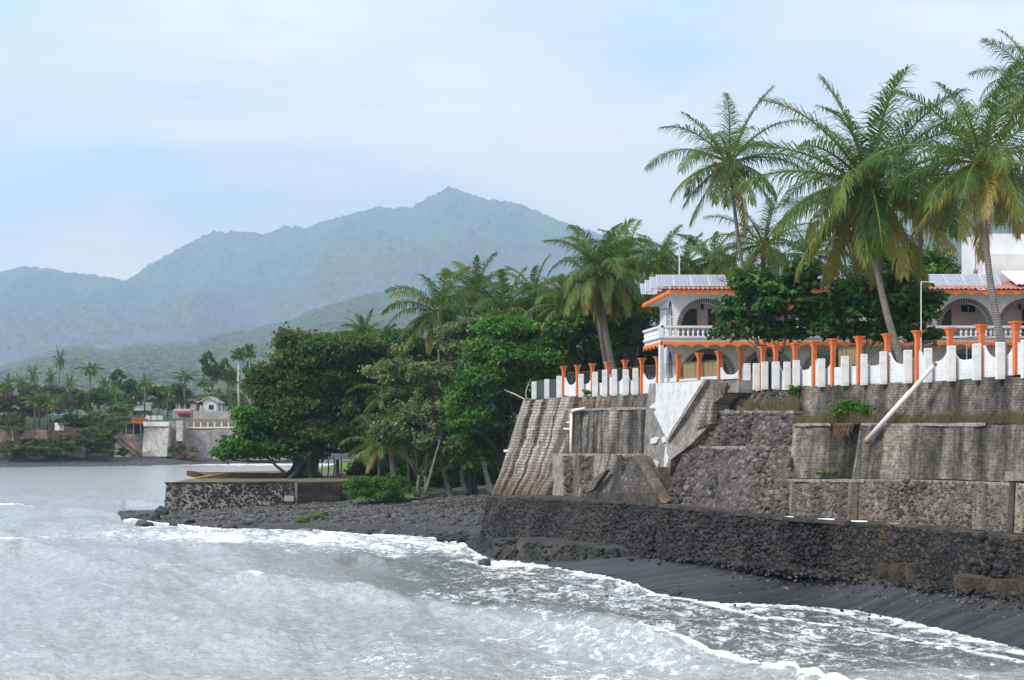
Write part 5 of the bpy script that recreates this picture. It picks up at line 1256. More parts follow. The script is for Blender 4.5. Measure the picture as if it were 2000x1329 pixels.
palm('palm reaching in from the edge of the picture, mostly out of frame', 2026, 168, 80, 2065, 9.9, 135, 34, 50, 9, .3, 1.0, None, tr=.17, group=GP)
palm('darker palm crown behind, between the two tallest palms, with one orange nut', 1492, 478, 99-1.5, 1500, 9.9, 125, 26, 48, 15, .35, 1.0, 'nutyellow', tr=.15, group=GP, nnut=1)
palm('second palm trunk and crown just behind the big dense palm', 1672, 430, 88, 1688, 9.9, 140, 16, 50, 21, .75, 1.0, None, tr=.16, group=GP, emin=-70)
palm('palm half hidden between the big dense palm and the edge palm', 1802, 392, 90, 1806, 9.9, 150, 20, 50, 25, .6, 1.0, 'nut', tr=.16, group=GP, emin=-75)
palm('yellowing coconut palm with golden nuts beside the house', 1172, 532, 116, 1212, 9.9, 122, 34, 62, 31, .85, 1.15, 'nutyellow', tr=.22, group=GP, lean=.6, emin=-82, lw=.055)
palm('palm leaning together with the yellowing one, its crown lower behind', 1166, 566, 119, 1199, 9.9, 92, 20, 44, 33, .8, 1.1, None, tr=.2, group=GP, lean=.4, emin=-80, lw=.055)
BG = 'palms behind the house and trees'
for i, (cx, cy, Y, L, lab, ye) in enumerate((
        (1222, 500, 128, 80, 'bright green palm just right of the yellowing palm', .3),
        (1288, 510, 124, 78, 'bright palm crown rising behind the solar panels', .25),
        (1335, 530, 132, 76, 'palm crown behind the antenna mast', .3),
        (1392, 512, 130, 80, 'palm crown left under the lone tall palm', .3),
        (1222, 590, 124, 88, 'drooping olive palm between the yellowing palm and the house roof', .55),
        (1452, 545, 126, 78, 'dark palm crown behind the house roof', .4),
        (1580, 500, 120, 90, 'palm crown hidden behind the sea almond tree', .4),
        (858, 612, 140, 108, 'droopy palm farthest toward the bay with a dark skirt of fronds', .5),
        (985, 617, 136, 112, 'broad palm in the middle of the grove with upright fronds', .5),
        (1043, 580, 140, 84, 'palm with one yellow young leaf next to the broad grove palm', .5),
        (930, 570, 150, 82, 'pale palm crown behind the droopy palm', .4),
        (1100, 600, 132, 90, 'olive palm crown behind the yellowing palm', .55),
        (712, 655, 164, 50, 'small bright palm peeping over the top of the big tree', .5),
        (748, 668, 166, 46, 'second small palm behind the top of the big tree', .3))):
    palm(lab, cx, cy, Y, cx+14, 5.0 if cx > 800 else 2.8, L, 30 if i > 6 else 24, 48, 100+i, min(.95, ye+.3), 1.15 if i not in (7, 13) else 1.35, 'nut' if i in (8, 4) else None, tr=.17, group=BG, lw=.062, emin=-75 if i in (7, 8, 4) else -60, nnut=2)
palm('young yellow-green palm at the back of the pebble beach', 742, 872, 141, 738, 1.7, 84, 16, 40, 61, .9, 1.1, None, tr=.16, group='small palms by the beach', emin=-30, lean=.1, lw=.06)
palm('dark green palm half buried in the trees above the young palm', 765, 770, 146, 770, 1.8, 84, 14, 38, 63, .3, 1.1, None, tr=.15, group='small palms by the beach', emin=-20, lw=.065)
palm('olive palm crown low among the trees behind the young palm', 770, 825, 144, 776, 1.8, 78, 14, 36, 64, .6, 1.2, None, tr=.15, group='small palms by the beach', emin=-40, lw=.065)
palm('dark low palm under the green tree by the corner wall', 905, 900, 136, 912, 1.9, 50, 16, 30, 65, .1, 1.0, None, tr=.2, group='small palms by the beach', emin=-20, lw=.065)

# ---------------------------------------------------------------- leafy trees
def crown(blobs, nleaf, leaf, seed, clump=.5, K=9, asp=.55, sub=(.32, .5), flatk=.7, up=.5, fill=.25):
    """blobs (n,6) ellipsoids; leaves sit in clumps spread over many smaller sub-crowns"""
    rng = np.random.default_rng(seed); blobs = np.array(blobs, float)
    SB = []
    for bl in blobs:
        c, r = bl[:3], bl[3:6]
        for k in range(K):
            d = rng.normal(0, 1, 3); d /= np.linalg.norm(d)
            if d[2] < -.5: d[2] *= -.5
            f = rng.uniform(*sub)
            SB.append(np.concatenate([c+d*r*rng.uniform(.55, .82), r*f*np.array([1.1, 1.1, flatk])]))
        SB.append(np.concatenate([c, r*fill*2]))
    SB = np.array(SB); wgt = (SB[:, 3]*SB[:, 4])**1.0; wgt /= wgt.sum()
    nc = max(8, nleaf//34)
    ib = rng.choice(len(SB), nc, p=wgt)
    d = rng.normal(0, 1, (nc, 3)); d /= np.linalg.norm(d, axis=1)[:, None]
    d[:, 2] = np.where(d[:, 2] < -.35, -d[:, 2]*.6, d[:, 2])
    C = SB[ib, :3]+d*SB[ib, 3:]*(rng.uniform(0, 1, nc)**.3)[:, None]
    ct = rng.uniform(0, 1, nc)*.55+.3*rng.uniform(0, 1, len(SB))[ib]
    ic = np.repeat(np.arange(nc), nleaf//nc+1)[:nleaf]
    p = C[ic]+rng.normal(0, 1, (nleaf, 3))*clump*np.array([.6, .6, .33])
    out = d[ic]
    n = out*.5+np.array([0, 0, up])+rng.normal(0, .55, (nleaf, 3)); n /= np.linalg.norm(n, axis=1)[:, None]
    a = np.cross(n, rng.normal(0, 1, (nleaf, 3))); a /= np.linalg.norm(a, axis=1)[:, None]; b = np.cross(n, a)
    s = (leaf*rng.uniform(.6, 1.35, nleaf))[:, None]
    V = np.stack([p-a*s*.5, p+b*s*asp*.5+n*s*.08, p+a*s*.5, p-b*s*asp*.5+n*s*.08], 1).reshape(-1, 3)
    Q = np.arange(nleaf*4).reshape(-1, 4)
    K_ = np.repeat(np.clip(ct[ic]+rng.uniform(0, .25, nleaf), 0, 1), 4)
    return V, Q, K_, SB
def limbs(b, base, top, r, SB, rng, nl, bow=.3):
    base, top = np.array(base), np.array(top); n = 6; pth = []
    for k in range(n+1):
        q = k/n; pth.append(base*(1-q)+top*q+rng.normal(0, .13*r, 3)*math.sin(pi*q)*np.array([1, 1, 0]))
    b.tube(pth, [r*(1+.5*(1-k/n)**4-.35*k/n) for k in range(n+1)], 9)
    idx = rng.choice(len(SB), min(nl, len(SB)), replace=False)
    for i in idx:
        s0 = pth[-1-int(rng.integers(0, 2))]; e = SB[i, :3]; ln = np.linalg.norm(e-s0)
        mid1 = s0+(e-s0)*.35+np.array([0, 0, ln*.08])+rng.normal(0, .05*ln, 3); mid2 = s0+(e-s0)*.7+np.array([0, 0, ln*.06])+rng.normal(0, .05*ln, 3)
        rr = r*rng.uniform(.28, .45)
        b.tube([s0, mid1, mid2, e], [rr, rr*.75, rr*.5, rr*.2], 6)
        for _ in range(2):
            e2 = e+rng.normal(0, 1, 3)*SB[i, 3:]*.7; b.tube([mid2, (mid2+e2)/2+rng.normal(0, .1, 3), e2], [rr*.4, rr*.28, rr*.1], 5)
def tree(lab, bpx, bz, Y, blobs, nleaf, leaf, mat, bark='bark', seed=0, tr=.3, th=.45, nl=9, group=None, name='tree', cat='tree', clump=.5, K=9, depth=.8, dY=0, asp=.55, trunks=None, flatk=.7, sub=(.32,.5), up=.5, cz=None):
    rng = np.random.default_rng(seed+1000)
    Yb = Y+dY; base = np.array([(bpx-1000)/F*Yb, Yb, bz])
    t = thing(name, lab, cat, base, group); BL = []
    for q in blobs:
        px, py, rx, ry = q[:4]; dy = q[4] if len(q) > 4 else 0
        c = P(px, py, Y+dy); k = (Y+dy)/F; BL.append([*c, rx*k, rx*k*depth, ry*k])
    V, Q, K_, SB = crown(BL, nleaf, leaf, seed, clump, K, asp, sub, flatk, up)
    obj('crown', V, Q, M[mat], t, tint=K_, loc=cz)
    b = MB(); cen = np.array(BL)[:, :3].mean(0)
    for dx_, h_ in (trunks or [(0, 1)]):
        bb = base+np.array([dx_, 0, 0]); top = bb+(cen-bb)*th*h_; limbs(b, bb, top, tr, SB, rng, max(3, int(nl/len(trunks or [1]))))
    b.build('trunk', M[bark], t, smooth=True)
    return t
# the big spreading tree on the terrace
T0 = tree('huge spreading dark tree with a thick trunk on the stone terrace', 598, 2.8, 151, [(650,700,112,70),(700,868,56,30),(540,880,50,24),(560,760,72,70),(700,760,95,80),(610,810,100,70),(530,830,55,50),(730,840,62,62),(640,860,95,55),(560,875,66,40),(640,780,110,80),(520,830,50,60),(750,710,54,50),(520,760,44,44),(590,690,70,50)], 110000, .42, 'banyan', 'darkbark', 5, 1.15, .34, 22, clump=.7, K=12, name='banyan_tree', flatk=.62, sub=(.36,.55))
b = MB(); base = np.array(T0.location); rr = random.Random(4)
for k in range(9):
    a_ = k/9*2*pi+.2; r0 = rr.uniform(1.6, 3.2)*(1.35 if math.cos(a_) < -.3 else .8)
    b.tube([base+np.array([math.cos(a_)*r0, math.sin(a_)*r0, -.1]), base+np.array([math.cos(a_)*r0*.55, math.sin(a_)*r0*.55, .45]), base+np.array([math.cos(a_)*.8, math.sin(a_)*.8, 1.7]), base+np.array([math.cos(a_)*.5, math.sin(a_)*.5, 4.2])], [.1,.32,.5,.35], 7)
b.build('root_flare', M['darkbark'], T0, smooth=True)
for px in (628, 640, 652, 666):
    b = MB(); p0, p1 = P(px, 893, 152), P(px+rr.uniform(-2, 2), 932, 152); b.tube([p0, (p0+p1)/2+np.array([.1, 0, 0]), p1], [.05, .07, .06], 5); b.build('hanging_root', M['darkbark'], T0)
pole(659, 938, 898, 150, .22, M['darkbark'], 'dark wooden stump post beside the big tree', 'wooden_post')
tree('bright green tree leaning out over the bay beside the big tree', 572, 2.6, 148, [(470,878,44,26),(452,886,36,14),(490,840,34,36),(500,878,40,28),(480,808,24,18)], 12000, .42, 'bright', 'bark', 17, .16, .5, 10, dY=3, clump=.6, K=9)
tree('bright green tree hanging over the corner of the coast wall', 985, 2.2, 124, [(1000,700,88,54),(950,755,66,56),(1040,725,62,48),(915,825,46,44),(985,655,66,34),(1078,690,42,38),(975,715,60,50),(900,790,34,40)], 42000, .36, 'bright', 'darkbark', 23, .16, .3, 8, clump=.6, K=14)
b = MB(); b.tube([P(1030,783,119), P(1005,770,119.3), P(985,762,120)], [.06,.05,.02], 6); b.tube([P(1028,781,119), P(1027,765,119.2), P(1036,740,119.6)], [.05,.04,.015], 5)
tag(b.build('dry_branch', M['palebark'], None, P(1030,783,119)), 'bare pale branch at the end of the wall by the white posts', 'branch')
tree('brown-green shadowed tree under the bright tree by the wall end', 975, 2.0, 127, [(960,850,72,46),(1000,800,60,56),(1015,860,34,40),(930,880,50,34)], 22000, .36, 'dark', 'darkbark', 29, .2, .5, 10, clump=.55)
tree('dry grey-green tree with bare pale twigs in the grove', 830, 1.9, 134, [(905,690,60,40),(860,735,62,40),(900,650,46,24),(960,640,54,24),(870,790,50,40),(890,840,40,40)], 27000, .36, 'dry', 'bark', 37, .13, .5, 16, clump=.5, K=11)
tree('olive tree with forked pale trunk at the back of the beach', 815, 1.6, 136, [(810,860,70,48),(845,815,60,44),(770,850,44,42),(865,870,44,36)], 26000, .36, 'dry', 'bark', 41, .22, .35, 12, clump=.5, trunks=[(0, 1), (.9, .95)])
tree('grey twiggy tree between the big tree and the grove', 800, 1.8, 142, [(800,745,60,54),(830,700,50,42),(775,795,46,44),(745,730,40,44)], 22000, .36, 'dry', 'bark', 43, .1, .6, 20, clump=.5)
b = MB(); b.tube([np.array(P(882,978,137)), P(872,940,137.2), P(862,905,137.5), P(858,870,138)], [.34,.22,.19,.16], 9); tag(b.build('bare_tree', M['bark'], None, P(882,978,137)), 'bare grey trunk leaning left at the back of the beach', 'tree')
for i, (x0, x1, y0, r, lab) in enumerate(((918,915,972,.2,'dark upright trunk in the shade under the low palm'),(928,922,972,.22,'dark thicker trunk beside the upright trunk'),(962,938,966,.2,'pale trunk leaning left near the corner wall'),(955,945,968,.14,'thin pale trunk crossing by the corner wall'))):
    b = MB(); b.tube([P(x0,y0,136+i*.4), P((x0+x1)/2,y0-38,136.4+i*.4), P(x1,y0-85,137+i*.4)], [r*1.3,r,r*.8], 8); tag(b.build('bare_tree', M['darkbark' if i < 2 else 'palebark'], None, P(x0,y0,136+i*.4)), lab, 'tree', 'bare trunks in the shade of the grove')
tree('low rounded green bush on the pebble beach at the terrace end', 735, .9, 134.5, [(735,955,58,28),(700,958,32,24),(775,952,30,26),(735,970,64,18)], 13000, .2, 'bright', 'darkbark', 47, .06, .4, 8, name='bush', cat='bush', clump=.4, K=10)
bush = lambda lab, bpx, bz, Y, bl, n, leaf, mat, seed, **k: tree(lab, bpx, bz, Y, bl, n, leaf, mat, 'darkbark', seed, .1, .45, 8, name='bush', cat='bush', **k)
tree('dark dense tree behind the fence beside the yellowing palm', 1130, 9.8, 124, [(1130,660,55,60),(1085,690,40,45),(1160,620,50,40)], 13000, .4, 'dark', 'darkbark', 51, .2, .45, 9)
tree('dark tree with lime green top against the house side', 1240, 9.8, 121, [(1245,650,42,50),(1210,670,40,45),(1270,680,24,40)], 11000, .36, 'dark', 'darkbark', 53, .2, .45, 9)
tree('lime green tree top between the palm and the house', 1238, 9.8, 118.5, [(1240,606,36,22),(1262,600,18,18)], 3200, .34, 'lime', 'darkbark', 57, .12, .6, 8)
tree('sea almond tree with big dark leaves and a few red ones before the house', 1528, 9.9, 86, [(1500,600,80,62),(1440,630,48,36),(1560,560,60,44),(1590,620,70,46),(1470,560,46,34),(1430,652,34,20),(1520,650,60,24)], 12500, .42, 'almond', 'bark', 61, .11, .3, 7, asp=.62, clump=.42, K=11, up=.7)
tree('sea almond tree spreading behind the curved palm trunk', 1650, 9.9, 85, [(1680,600,80,52),(1740,580,60,46),(1790,620,50,38),(1760,560,48,30),(1630,650,50,30),(1810,590,34,26),(1720,650,60,26),(1795,662,40,20)], 12500, .42, 'almond', 'bark', 67, .11, .3, 7, asp=.62, clump=.42, K=11, up=.7)
for i, (px, py, Y, rx, ry, mt, lab) in enumerate((
        (1190, 715, 134, 70, 62, 'dark', 'dark undergrowth behind the fence between the palm trunks'), (1120, 730, 136, 60, 60, 'dark', 'dark undergrowth behind the far end of the fence'), (1255, 710, 128, 44, 64, 'dark', 'dark undergrowth against the house by the utility post'),
        (730, 915, 158, 44, 36, 'dark', 'shadowed undergrowth behind the young palm trunk'), (800, 925, 152, 44, 34, 'dark', 'shadowed undergrowth between the pale trunks'), (870, 930, 150, 40, 34, 'dark', 'shadowed undergrowth beside the leaning grey trunk'), (935, 935, 148, 40, 32, 'dark', 'shadowed undergrowth at the foot of the corner wall'),
        (835, 905, 160, 46, 50, 'dark', 'shadowed thicket behind the forked pale trunk'), (900, 905, 158, 46, 52, 'dark', 'shadowed thicket behind the dark trunks'),
        (955, 905, 152, 42, 54, 'dark', 'shadowed thicket by the end of the corner wall'), (770, 895, 165, 40, 42, 'dark', 'dark thicket behind the young palm'),
        (700, 700, 175, 60, 46, 'dark', 'dark tree crown filling in behind the big tree'), (800, 690, 160, 60, 55, 'dark', 'dark tree crown below the droopy palm'),
        (880, 780, 150, 70, 60, 'dark', 'dark tree in the middle of the grove'), (1040, 660, 142, 60, 48, 'dark', 'dark tree behind the bright green tree'),
        (950, 680, 148, 60, 50, 'dry', 'olive tree behind the broad grove palm'), (1330, 600, 126, 90, 50, 'dark', 'dark tree behind the house roof'),
        (1500, 590, 116, 120, 60, 'dark', 'dark hedge-like tree behind the house'), (1760, 530, 112, 110, 50, 'dark', 'dark tree behind the roof between the palms'))):
    tree(lab, px, 2.2 if px < 1000 else 9.8, Y, [(px, py, rx, ry), (px-rx*.4, py+ry*.3, rx*.6, ry*.7), (px+rx*.45, py+ry*.2, rx*.6, ry*.7)], 6500, .5, mt, 'darkbark', 200+i, .2, .5, 6, group='trees filling the grove', clump=.7)

# ---------------------------------------------------------------- plants on the walls
def tuft(lab, px, o_, py, n, h, spread, mat, seed, name='plant', cat='plant', leafy=True):
    rng = np.random.default_rng(seed); base = W(px, o_, py); t = thing(name, lab, cat, base)
    b = MB(); tips = []
    for k in range(n):
        a_ = rng.uniform(0, 2*pi); r_ = rng.uniform(.1, 1)*spread; hh = h*rng.uniform(.5, 1)
        e = base+np.array([math.cos(a_)*r_, math.sin(a_)*r_*.6, hh]); m_ = base+np.array([math.cos(a_)*r_*.4, math.sin(a_)*r_*.3, hh*.6]); b.tube([base, m_, e], [.02,.015,.006], 4); tips += [(m_+e)/2, e, e]
    b.build('stem', M['stem'], t)
    tips = np.array(tips); m_ = len(tips)*12; ii = rng.integers(0, len(tips), m_)
    p = tips[ii]+rng.normal(0, h*.12, (m_, 3)); nrm = rng.normal(0, .6, (m_, 3))+np.array([0, -.2, .8]); nrm /= np.linalg.norm(nrm, axis=1)[:, None]
    a = np.cross(nrm, rng.normal(0, 1, (m_, 3))); a /= np.linalg.norm(a, axis=1)[:, None]; b2 = np.cross(nrm, a); s = (.17*rng.uniform(.6, 1.3, m_))[:, None]
    V = np.stack([p-a*s*.5, p+b2*s*.28, p+a*s*.5, p-b2*s*.28], 1).reshape(-1, 3)
    obj('leaves', V, np.arange(m_*4).reshape(-1, 4), M[mat], t, tint=np.repeat(rng.uniform(0, 1, m_), 4))
tuft('bright green shrub growing on the grassy ledge above the dark recess', 1655, 1.6, 826, 26, .95, .75, 'bright', 1)
tuft('dark leafy sprig on the ledge right of the bright shrub', 1695, 1.4, 822, 9, .75, .4, 'bright', 2)
tuft('lime green leafy stems at the edge of the ledge shrub', 1634, 1.8, 829, 8, .85, .3, 'lime', 3)
tuft('small green weed at the top of the rubble wall under the posts', 1553, .5, 783, 9, .65, .25, 'bright', 4)
tuft('fern growing from the joint below the fence over the concrete panel', 1146, .5, 775, 8, .45, .3, 'bright', 5)
tuft('low green weeds on the ledge in the dark recess', 1612, 2.3, 932, 10, .22, .5, 'bright', 6)
tuft('purple-green garden shrub behind the fence near the reed screen', 1600, -2.2, 716, 14, .8, .5, 'dark', 7)
def grass(lab, px0, px1, o0, o1, z, n, h, mat, seed, zf=None, name='dry_grass'):
    rng = np.random.default_rng(seed)
    px = rng.uniform(px0, px1, n); o_ = rng.uniform(o0, o1, n)
    hh = h*(.35+.75*fbm(px*.06, px*0, seed, 3)**1.5*1.6)*rng.uniform(.5, 1.1, n)
    B = np.array([Wz(a, b_, z if zf is None else zf(a)) for a, b_ in zip(px, o_)])
    le = rng.normal(0, .28, (n, 2)); tip = B+np.stack([le[:, 0]*hh, le[:, 1]*hh, hh], 1); mid = B+np.stack([le[:, 0]*hh*.3, le[:, 1]*hh*.3, hh*.55], 1)
    wv = np.stack([np.ones(n), np.zeros(n), np.zeros(n)], 1)*.012
    V = np.stack([B-wv, B+wv, mid+wv*.8, mid-wv*.8, tip], 1).reshape(-1, 3); o5 = np.arange(n)[:, None]*5
    T = np.concatenate([o5+np.array([[0,1,2]]), o5+np.array([[0,2,3]]), o5+np.array([[3,2,4]])])
    tt = np.clip(rng.uniform(0, .75, n)+.4*(fbm(px*.05, px*0, seed+9, 2) > .62), 0, 1)
    tag(obj(name, V, T, M[mat], tint=np.repeat(tt, 5)), lab, 'grass', kind='stuff')
grass('dry brown grass along the ledge of the brick walls', 1548, 2300, .45, 1.85, 8.05, 16000, .62, 'drygrass', 1)
grass('dry grass tuft on the ledge of the rubble wall', 1456, 1560, .5, 1.1, 8.72, 2600, .62, 'drygrass', 2)
b = MB(); rng = np.random.default_rng(3)
for k in range(46):
    px = rng.uniform(1630, 1668); p0 = W(px, 2.05, 829); ln = rng.uniform(.25, .7) if px > 1645 else rng.uniform(.4, 1.15)
    b.tube([p0+INL*.3, p0+np.array([0, 0, .04]), p0-INL*rng.uniform(.02, .14)+np.array([rng.normal(0, .05), 0, -ln*.5]), p0-INL*.1+np.array([rng.normal(0, .1), 0, -ln])], [.03,.03,.022,.008], 4)
tag(b.build('hanging_roots', M['husk'], None, W(1648, 2.05, 829)), 'dry brown roots hanging over the dark recess', 'roots')
# ---------------------------------------------------------------- far shore
def fbox(b, px0, px1, py0, py1, Y, dep): 
    a, c_ = P(px0, py1, Y), P(px1, py0, Y); b.box(a[0], c_[0], Y, Y+dep, a[2], c_[2])
def fpart(name, px0, px1, py0, py1, Y, dep, mat, parent):
    b = MB(); fbox(b, px0, px1, py0, py1, Y, dep); return b.build(name, M[mat], parent)
M['far_stair'] = plain('far_stair', (.22,.135,.105), .9)
M['far_brick'] = concretemat('far_old_brick', (.2,.13,.11), (.09,.06,.055), d=(1, 0), seed=2)
M['far_masonry'] = concretemat('far_masonry', (.36,.34,.325), (.17,.16,.155), d=(1, 0), seed=7, stain=.35, bumpy=.2)
t = thing('shore_wall', 'grey stone shore wall with a row of short cream balusters', 'wall', P(400, 893, 322), 'far shore walls')
a = [P(x, 835, 322) for x in (345, 400, 480, 560)]; b_ = [P(x, 899, 320) for x in (343, 400, 480, 560)]
FI = np.array([0, 1.0, 0])
wall('wall_face', a, b_, M['far_masonry'], t, 3, res=1.0, disp=.25, inl=FI, freq=.3)
fpart('upper_wall', 362, 560, 819, 834.5, 327, 1, 'conc', t)
b = MB(); fbox(b, 356, 560, 834, 837, 321.6, .4)
for k in range(12): fbox(b, 364+k*13.5, 366+k*13.5, 825, 834, 321.8, .3)
b.build('balustrade', M['yellowtrim'], t)
t = thing('concrete_shore_wall', 'pale streaked concrete shore wall under a white parapet', 'wall', P(305, 893, 316), 'far shore walls')
M['conc_far'] = concretemat('pale_far_concrete', (.5,.48,.44), (.26,.25,.23), d=(1, 0), seed=5, stain=.5)
wall('wall_face', [P(x, 833, 317) for x in (281, 305, 330)], [P(x, 892, 313) for x in (277, 303, 326)], M['conc_far'], t, 4, res=.8, disp=.2, inl=FI, freq=.4)
fpart('parapet', 280, 329, 824, 833, 316.6, .8, 'whitesmooth', t)
wall('grey_corner', [P(x, 822, 319) for x in (328, 340, 358)], [P(x, 897, 317.5) for x in (326, 340, 356)], M['conc'], t, 4, res=.8, disp=.15, inl=FI, freq=.4)
wall('pale_corner', [P(x, 822, 318) for x in (344, 356)], [P(x, 862, 317) for x in (344, 356)], M['conc_far'], t, 1, res=.8, disp=.1, inl=FI)
t = thing('old_shore_wall', 'dark stained shore wall below the open pavilion', 'wall', P(250, 893, 318), 'far shore walls')
wall('wall_face', [P(x, 848, 319) for x in (226, 250, 284)], [P(x, 900, 315) for x in (222, 250, 282)], M['conc'], t, 4, res=.8, disp=.4, inl=FI, freq=.4)
t = thing('open_pavilion', 'open pavilion with a flat grey roof on thin posts above the far shore', 'pavilion', P(257, 848, 320))
b = MB(); fbox(b, 238, 281, 826.5, 829, 318.5, 5); b.build('roof', M['conc'], t)
for x in (246, 260.5, 274.5): fpart('post', x-1, x+1, 829, 848, 318.8, .25, 'conc_far', t)
fpart('back_wall', 240, 281, 829, 848, 323, .4, 'conc_dark', t)
b = MB(); p0, p1 = P(226, 846, 317.5), P(276, 886, 312.5)
for dz in (0, -1.2): b.tube([p0+np.array([0, -.2, dz]), p1+np.array([0, -.2, dz])], .28, 5)
for k in range(16):
    q = k/15; p = p0*(1-q)+p1*q; b.box(p[0]-.35, p[0]+.35, p[1]-.3, p[1]+1.2, p[2]-1.4, p[2]-.9)
tag(b.build('stairway', M['far_stair'], None, P(276, 888, 312.5)), 'reddish stairway slanting down the far shore wall', 'stairs')
fb = lambda *a, **k: fpart(*a, **k)
t = thing('far_house', 'white two-storey house with a red awning on the far shore', 'house', P(357, 817, 335))
fpart('wall', 337, 377, 803, 818, 335, 6, 'whitesmooth', t); fpart('upper_wall', 371, 378, 783, 803, 335, 6, 'whitesmooth', t); fpart('upper_back_wall', 343, 371, 788, 803, 338, 3, 'conc', t)
fpart('roof', 341, 378, 785.5, 788.5, 334, 7, 'conc_dark', t); fpart('chimney', 370, 378.5, 780, 786, 335, 2, 'redrail', t)
for x in (350, 361): fpart('column', x-1, x+1, 788.5, 800, 334.6, .3, 'whitesmooth', t)
fpart('balcony_rail', 339, 372, 799, 803, 334.4, .3, 'whitesmooth', t); fpart('window', 350, 371, 808, 815, 334.85, .2, 'glass', t)
b = MB(); a_, c_ = P(343, 804.5, 333.2), P(375, 804.5, 333.2); b.prism([(a_[0], 335, a_[2]+.35), (c_[0], 335, a_[2]+.35), (c_[0], 332.8, a_[2]-.25), (a_[0], 332.8, a_[2]-.25)], (0, 0, -.15)); b.build('awning', M['red'], t)
t = thing('gabled_house', 'white house with a pitched roof and a dark window on the far shore', 'house', P(405, 806, 338))
b = MB(); a_, g_, c_ = P(398, 806, 338), P(407, 778, 338), P(423, 806, 338)
b.prism([(P(396,0,338)[0], 338, a_[2]), (c_[0], 338, c_[2]), (c_[0], 338, P(0,787,338)[2]), (g_[0], 338, g_[2]), (P(396,0,338)[0], 338, P(0,784,338)[2])], (0, 7, 0)); b.build('wall', M['whitesmooth'], t)
b = MB(); b.prism([(g_[0], 337.6, g_[2]+.05), (P(427,0,338)[0], 337.6, P(0,789,338)[2]), (P(427,0,338)[0], 337.6, P(0,786.5,338)[2]), (g_[0], 337.6, g_[2]+.4), (P(379,0,338)[0], 337.6, P(0,790,338)[2]), (P(379,0,338)[0], 337.6, P(0,792.5,338)[2])], (0, 8, 0)); b.build('roof', M['conc_far'], t)
fpart('window', 407.5, 417, 791, 800, 337.9, .2, 'glass', t); fpart('side_wall', 379, 396, 791, 806, 338.5, 5, 'conc', t)
t = thing('garden_wall', 'long weathered garden wall before the gabled house', 'wall', P(420, 818, 330)); fpart('wall_face', 377, 470, 803.5, 819, 330, .6, 'conc_far', t)
b = MB(); a_, g_, c_ = P(383, 816, 331), P(392, 790, 331), P(404, 816, 331); b.prism([a_, c_, g_], (0, .5, 0)); b.build('gable', M['conc_far'], t)
t = thing('white_shed', 'white walled building half hidden behind palms on the far shore', 'building', P(270, 803, 338)); fpart('wall', 257, 283, 789, 802, 338, 6, 'whitesmooth', t); fpart('roof', 249, 283, 786, 789.5, 337.5, 7, 'whitesmooth', t)
t = thing('white_hut', 'small white hut among the cliff bushes on the far shore', 'building', P(110, 838, 303)); fpart('wall', 107, 116, 826, 841, 303, 3, 'whitesmooth', t); fpart('dark_opening', 113, 121, 826, 830, 302.8, 3, 'husk', t)
b = MB(); fbox(b, 259, 279, 819, 826, 321, 4); fbox(b, 258, 280, 818, 819, 320.7, 4.6); tag(b.build('red_tank', M['orangeh'], None, P(268, 825, 321)), 'orange red box on the pavilion roof', 'tank')
b = MB(); [fbox(b, x, x+10, 812, 821, 334, .4) for x in (283, 296, 308)]; tag(b.build('white_wall', M['whitesmooth'], None, P(300, 821, 334)), 'low white garden wall behind the parapet on the far shore', 'wall')
pole(261, 790, 775, 337, .09, M['pvc'], 'pale antenna mast on the far white building', 'antenna_mast')
b = MB(); p = P(70, 838, 302); b.prism([P(38,858,300), P(92,858,300), P(92,840,302), P(48,840,302)], (0, 3, 0)); tag(b.build('brick_wall', M['far_brick'], None, p), 'old reddish wall under the clump of palms on the far cliff', 'wall')

# prototypes copied one by one
def fproto(seed, leaf=.75, n=2600, th=.45, tall=1.0, wide=1.0, K=8):
    rng = np.random.default_rng(seed); BL = [[rng.uniform(-.35, .35)*wide, rng.uniform(-.3, .3), .62*tall+rng.uniform(-.1, .12), .55*wide, .5*wide, .34*tall] for _ in range(3)]
    V, Q, K_, SB = crown([[q*10 for q in b_] for b_ in BL], n, leaf, seed, .75, K, .6, (.32, .5), .6)
    b = MB(); limbs(b, (0, 0, 0), (0, 0, 4.2*tall), .26, SB, rng, 9)
    return (raw_mesh('crown', V, Q, K_), raw_mesh('trunk', b.v, b.f, b.t, True))
PR = [fproto(300+i, wide=w_, tall=tl_) for i, (w_, tl_) in enumerate(((1.0,1.0),(.8,1.15),(1.25,.85),(1.0,.8)))]
def pproto(seed, L=3.6, nfr=22, nl=22, yellow=.4, droop=1.0, emin=-60, lw=.12, llen=.25):
    rng = np.random.default_rng(seed); V, T, K = palm_crown(rng, L, nfr, nl, yellow, droop, lw, emin, 0, 1.0, llen)
    V = V+np.array([0, 0, 10.0]); b = MB(); b.tube([(0,0,0), (.25,0,5), (0,0,10)], [.26,.2,.17], 7)
    return (raw_mesh('crown', V, T, K), raw_mesh('trunk', b.v, b.f, b.t, True))
PP = [pproto(400, yellow=.4), pproto(401, yellow=.8, nfr=18), pproto(402, yellow=.2, droop=.8), pproto(403, 2.0, 20, 16, .3, .5, -40, .3, .42), pproto(404, 2.6, 24, 18, 1.0, 1.2, -88, .2, .3)]
MESHMAT = {}
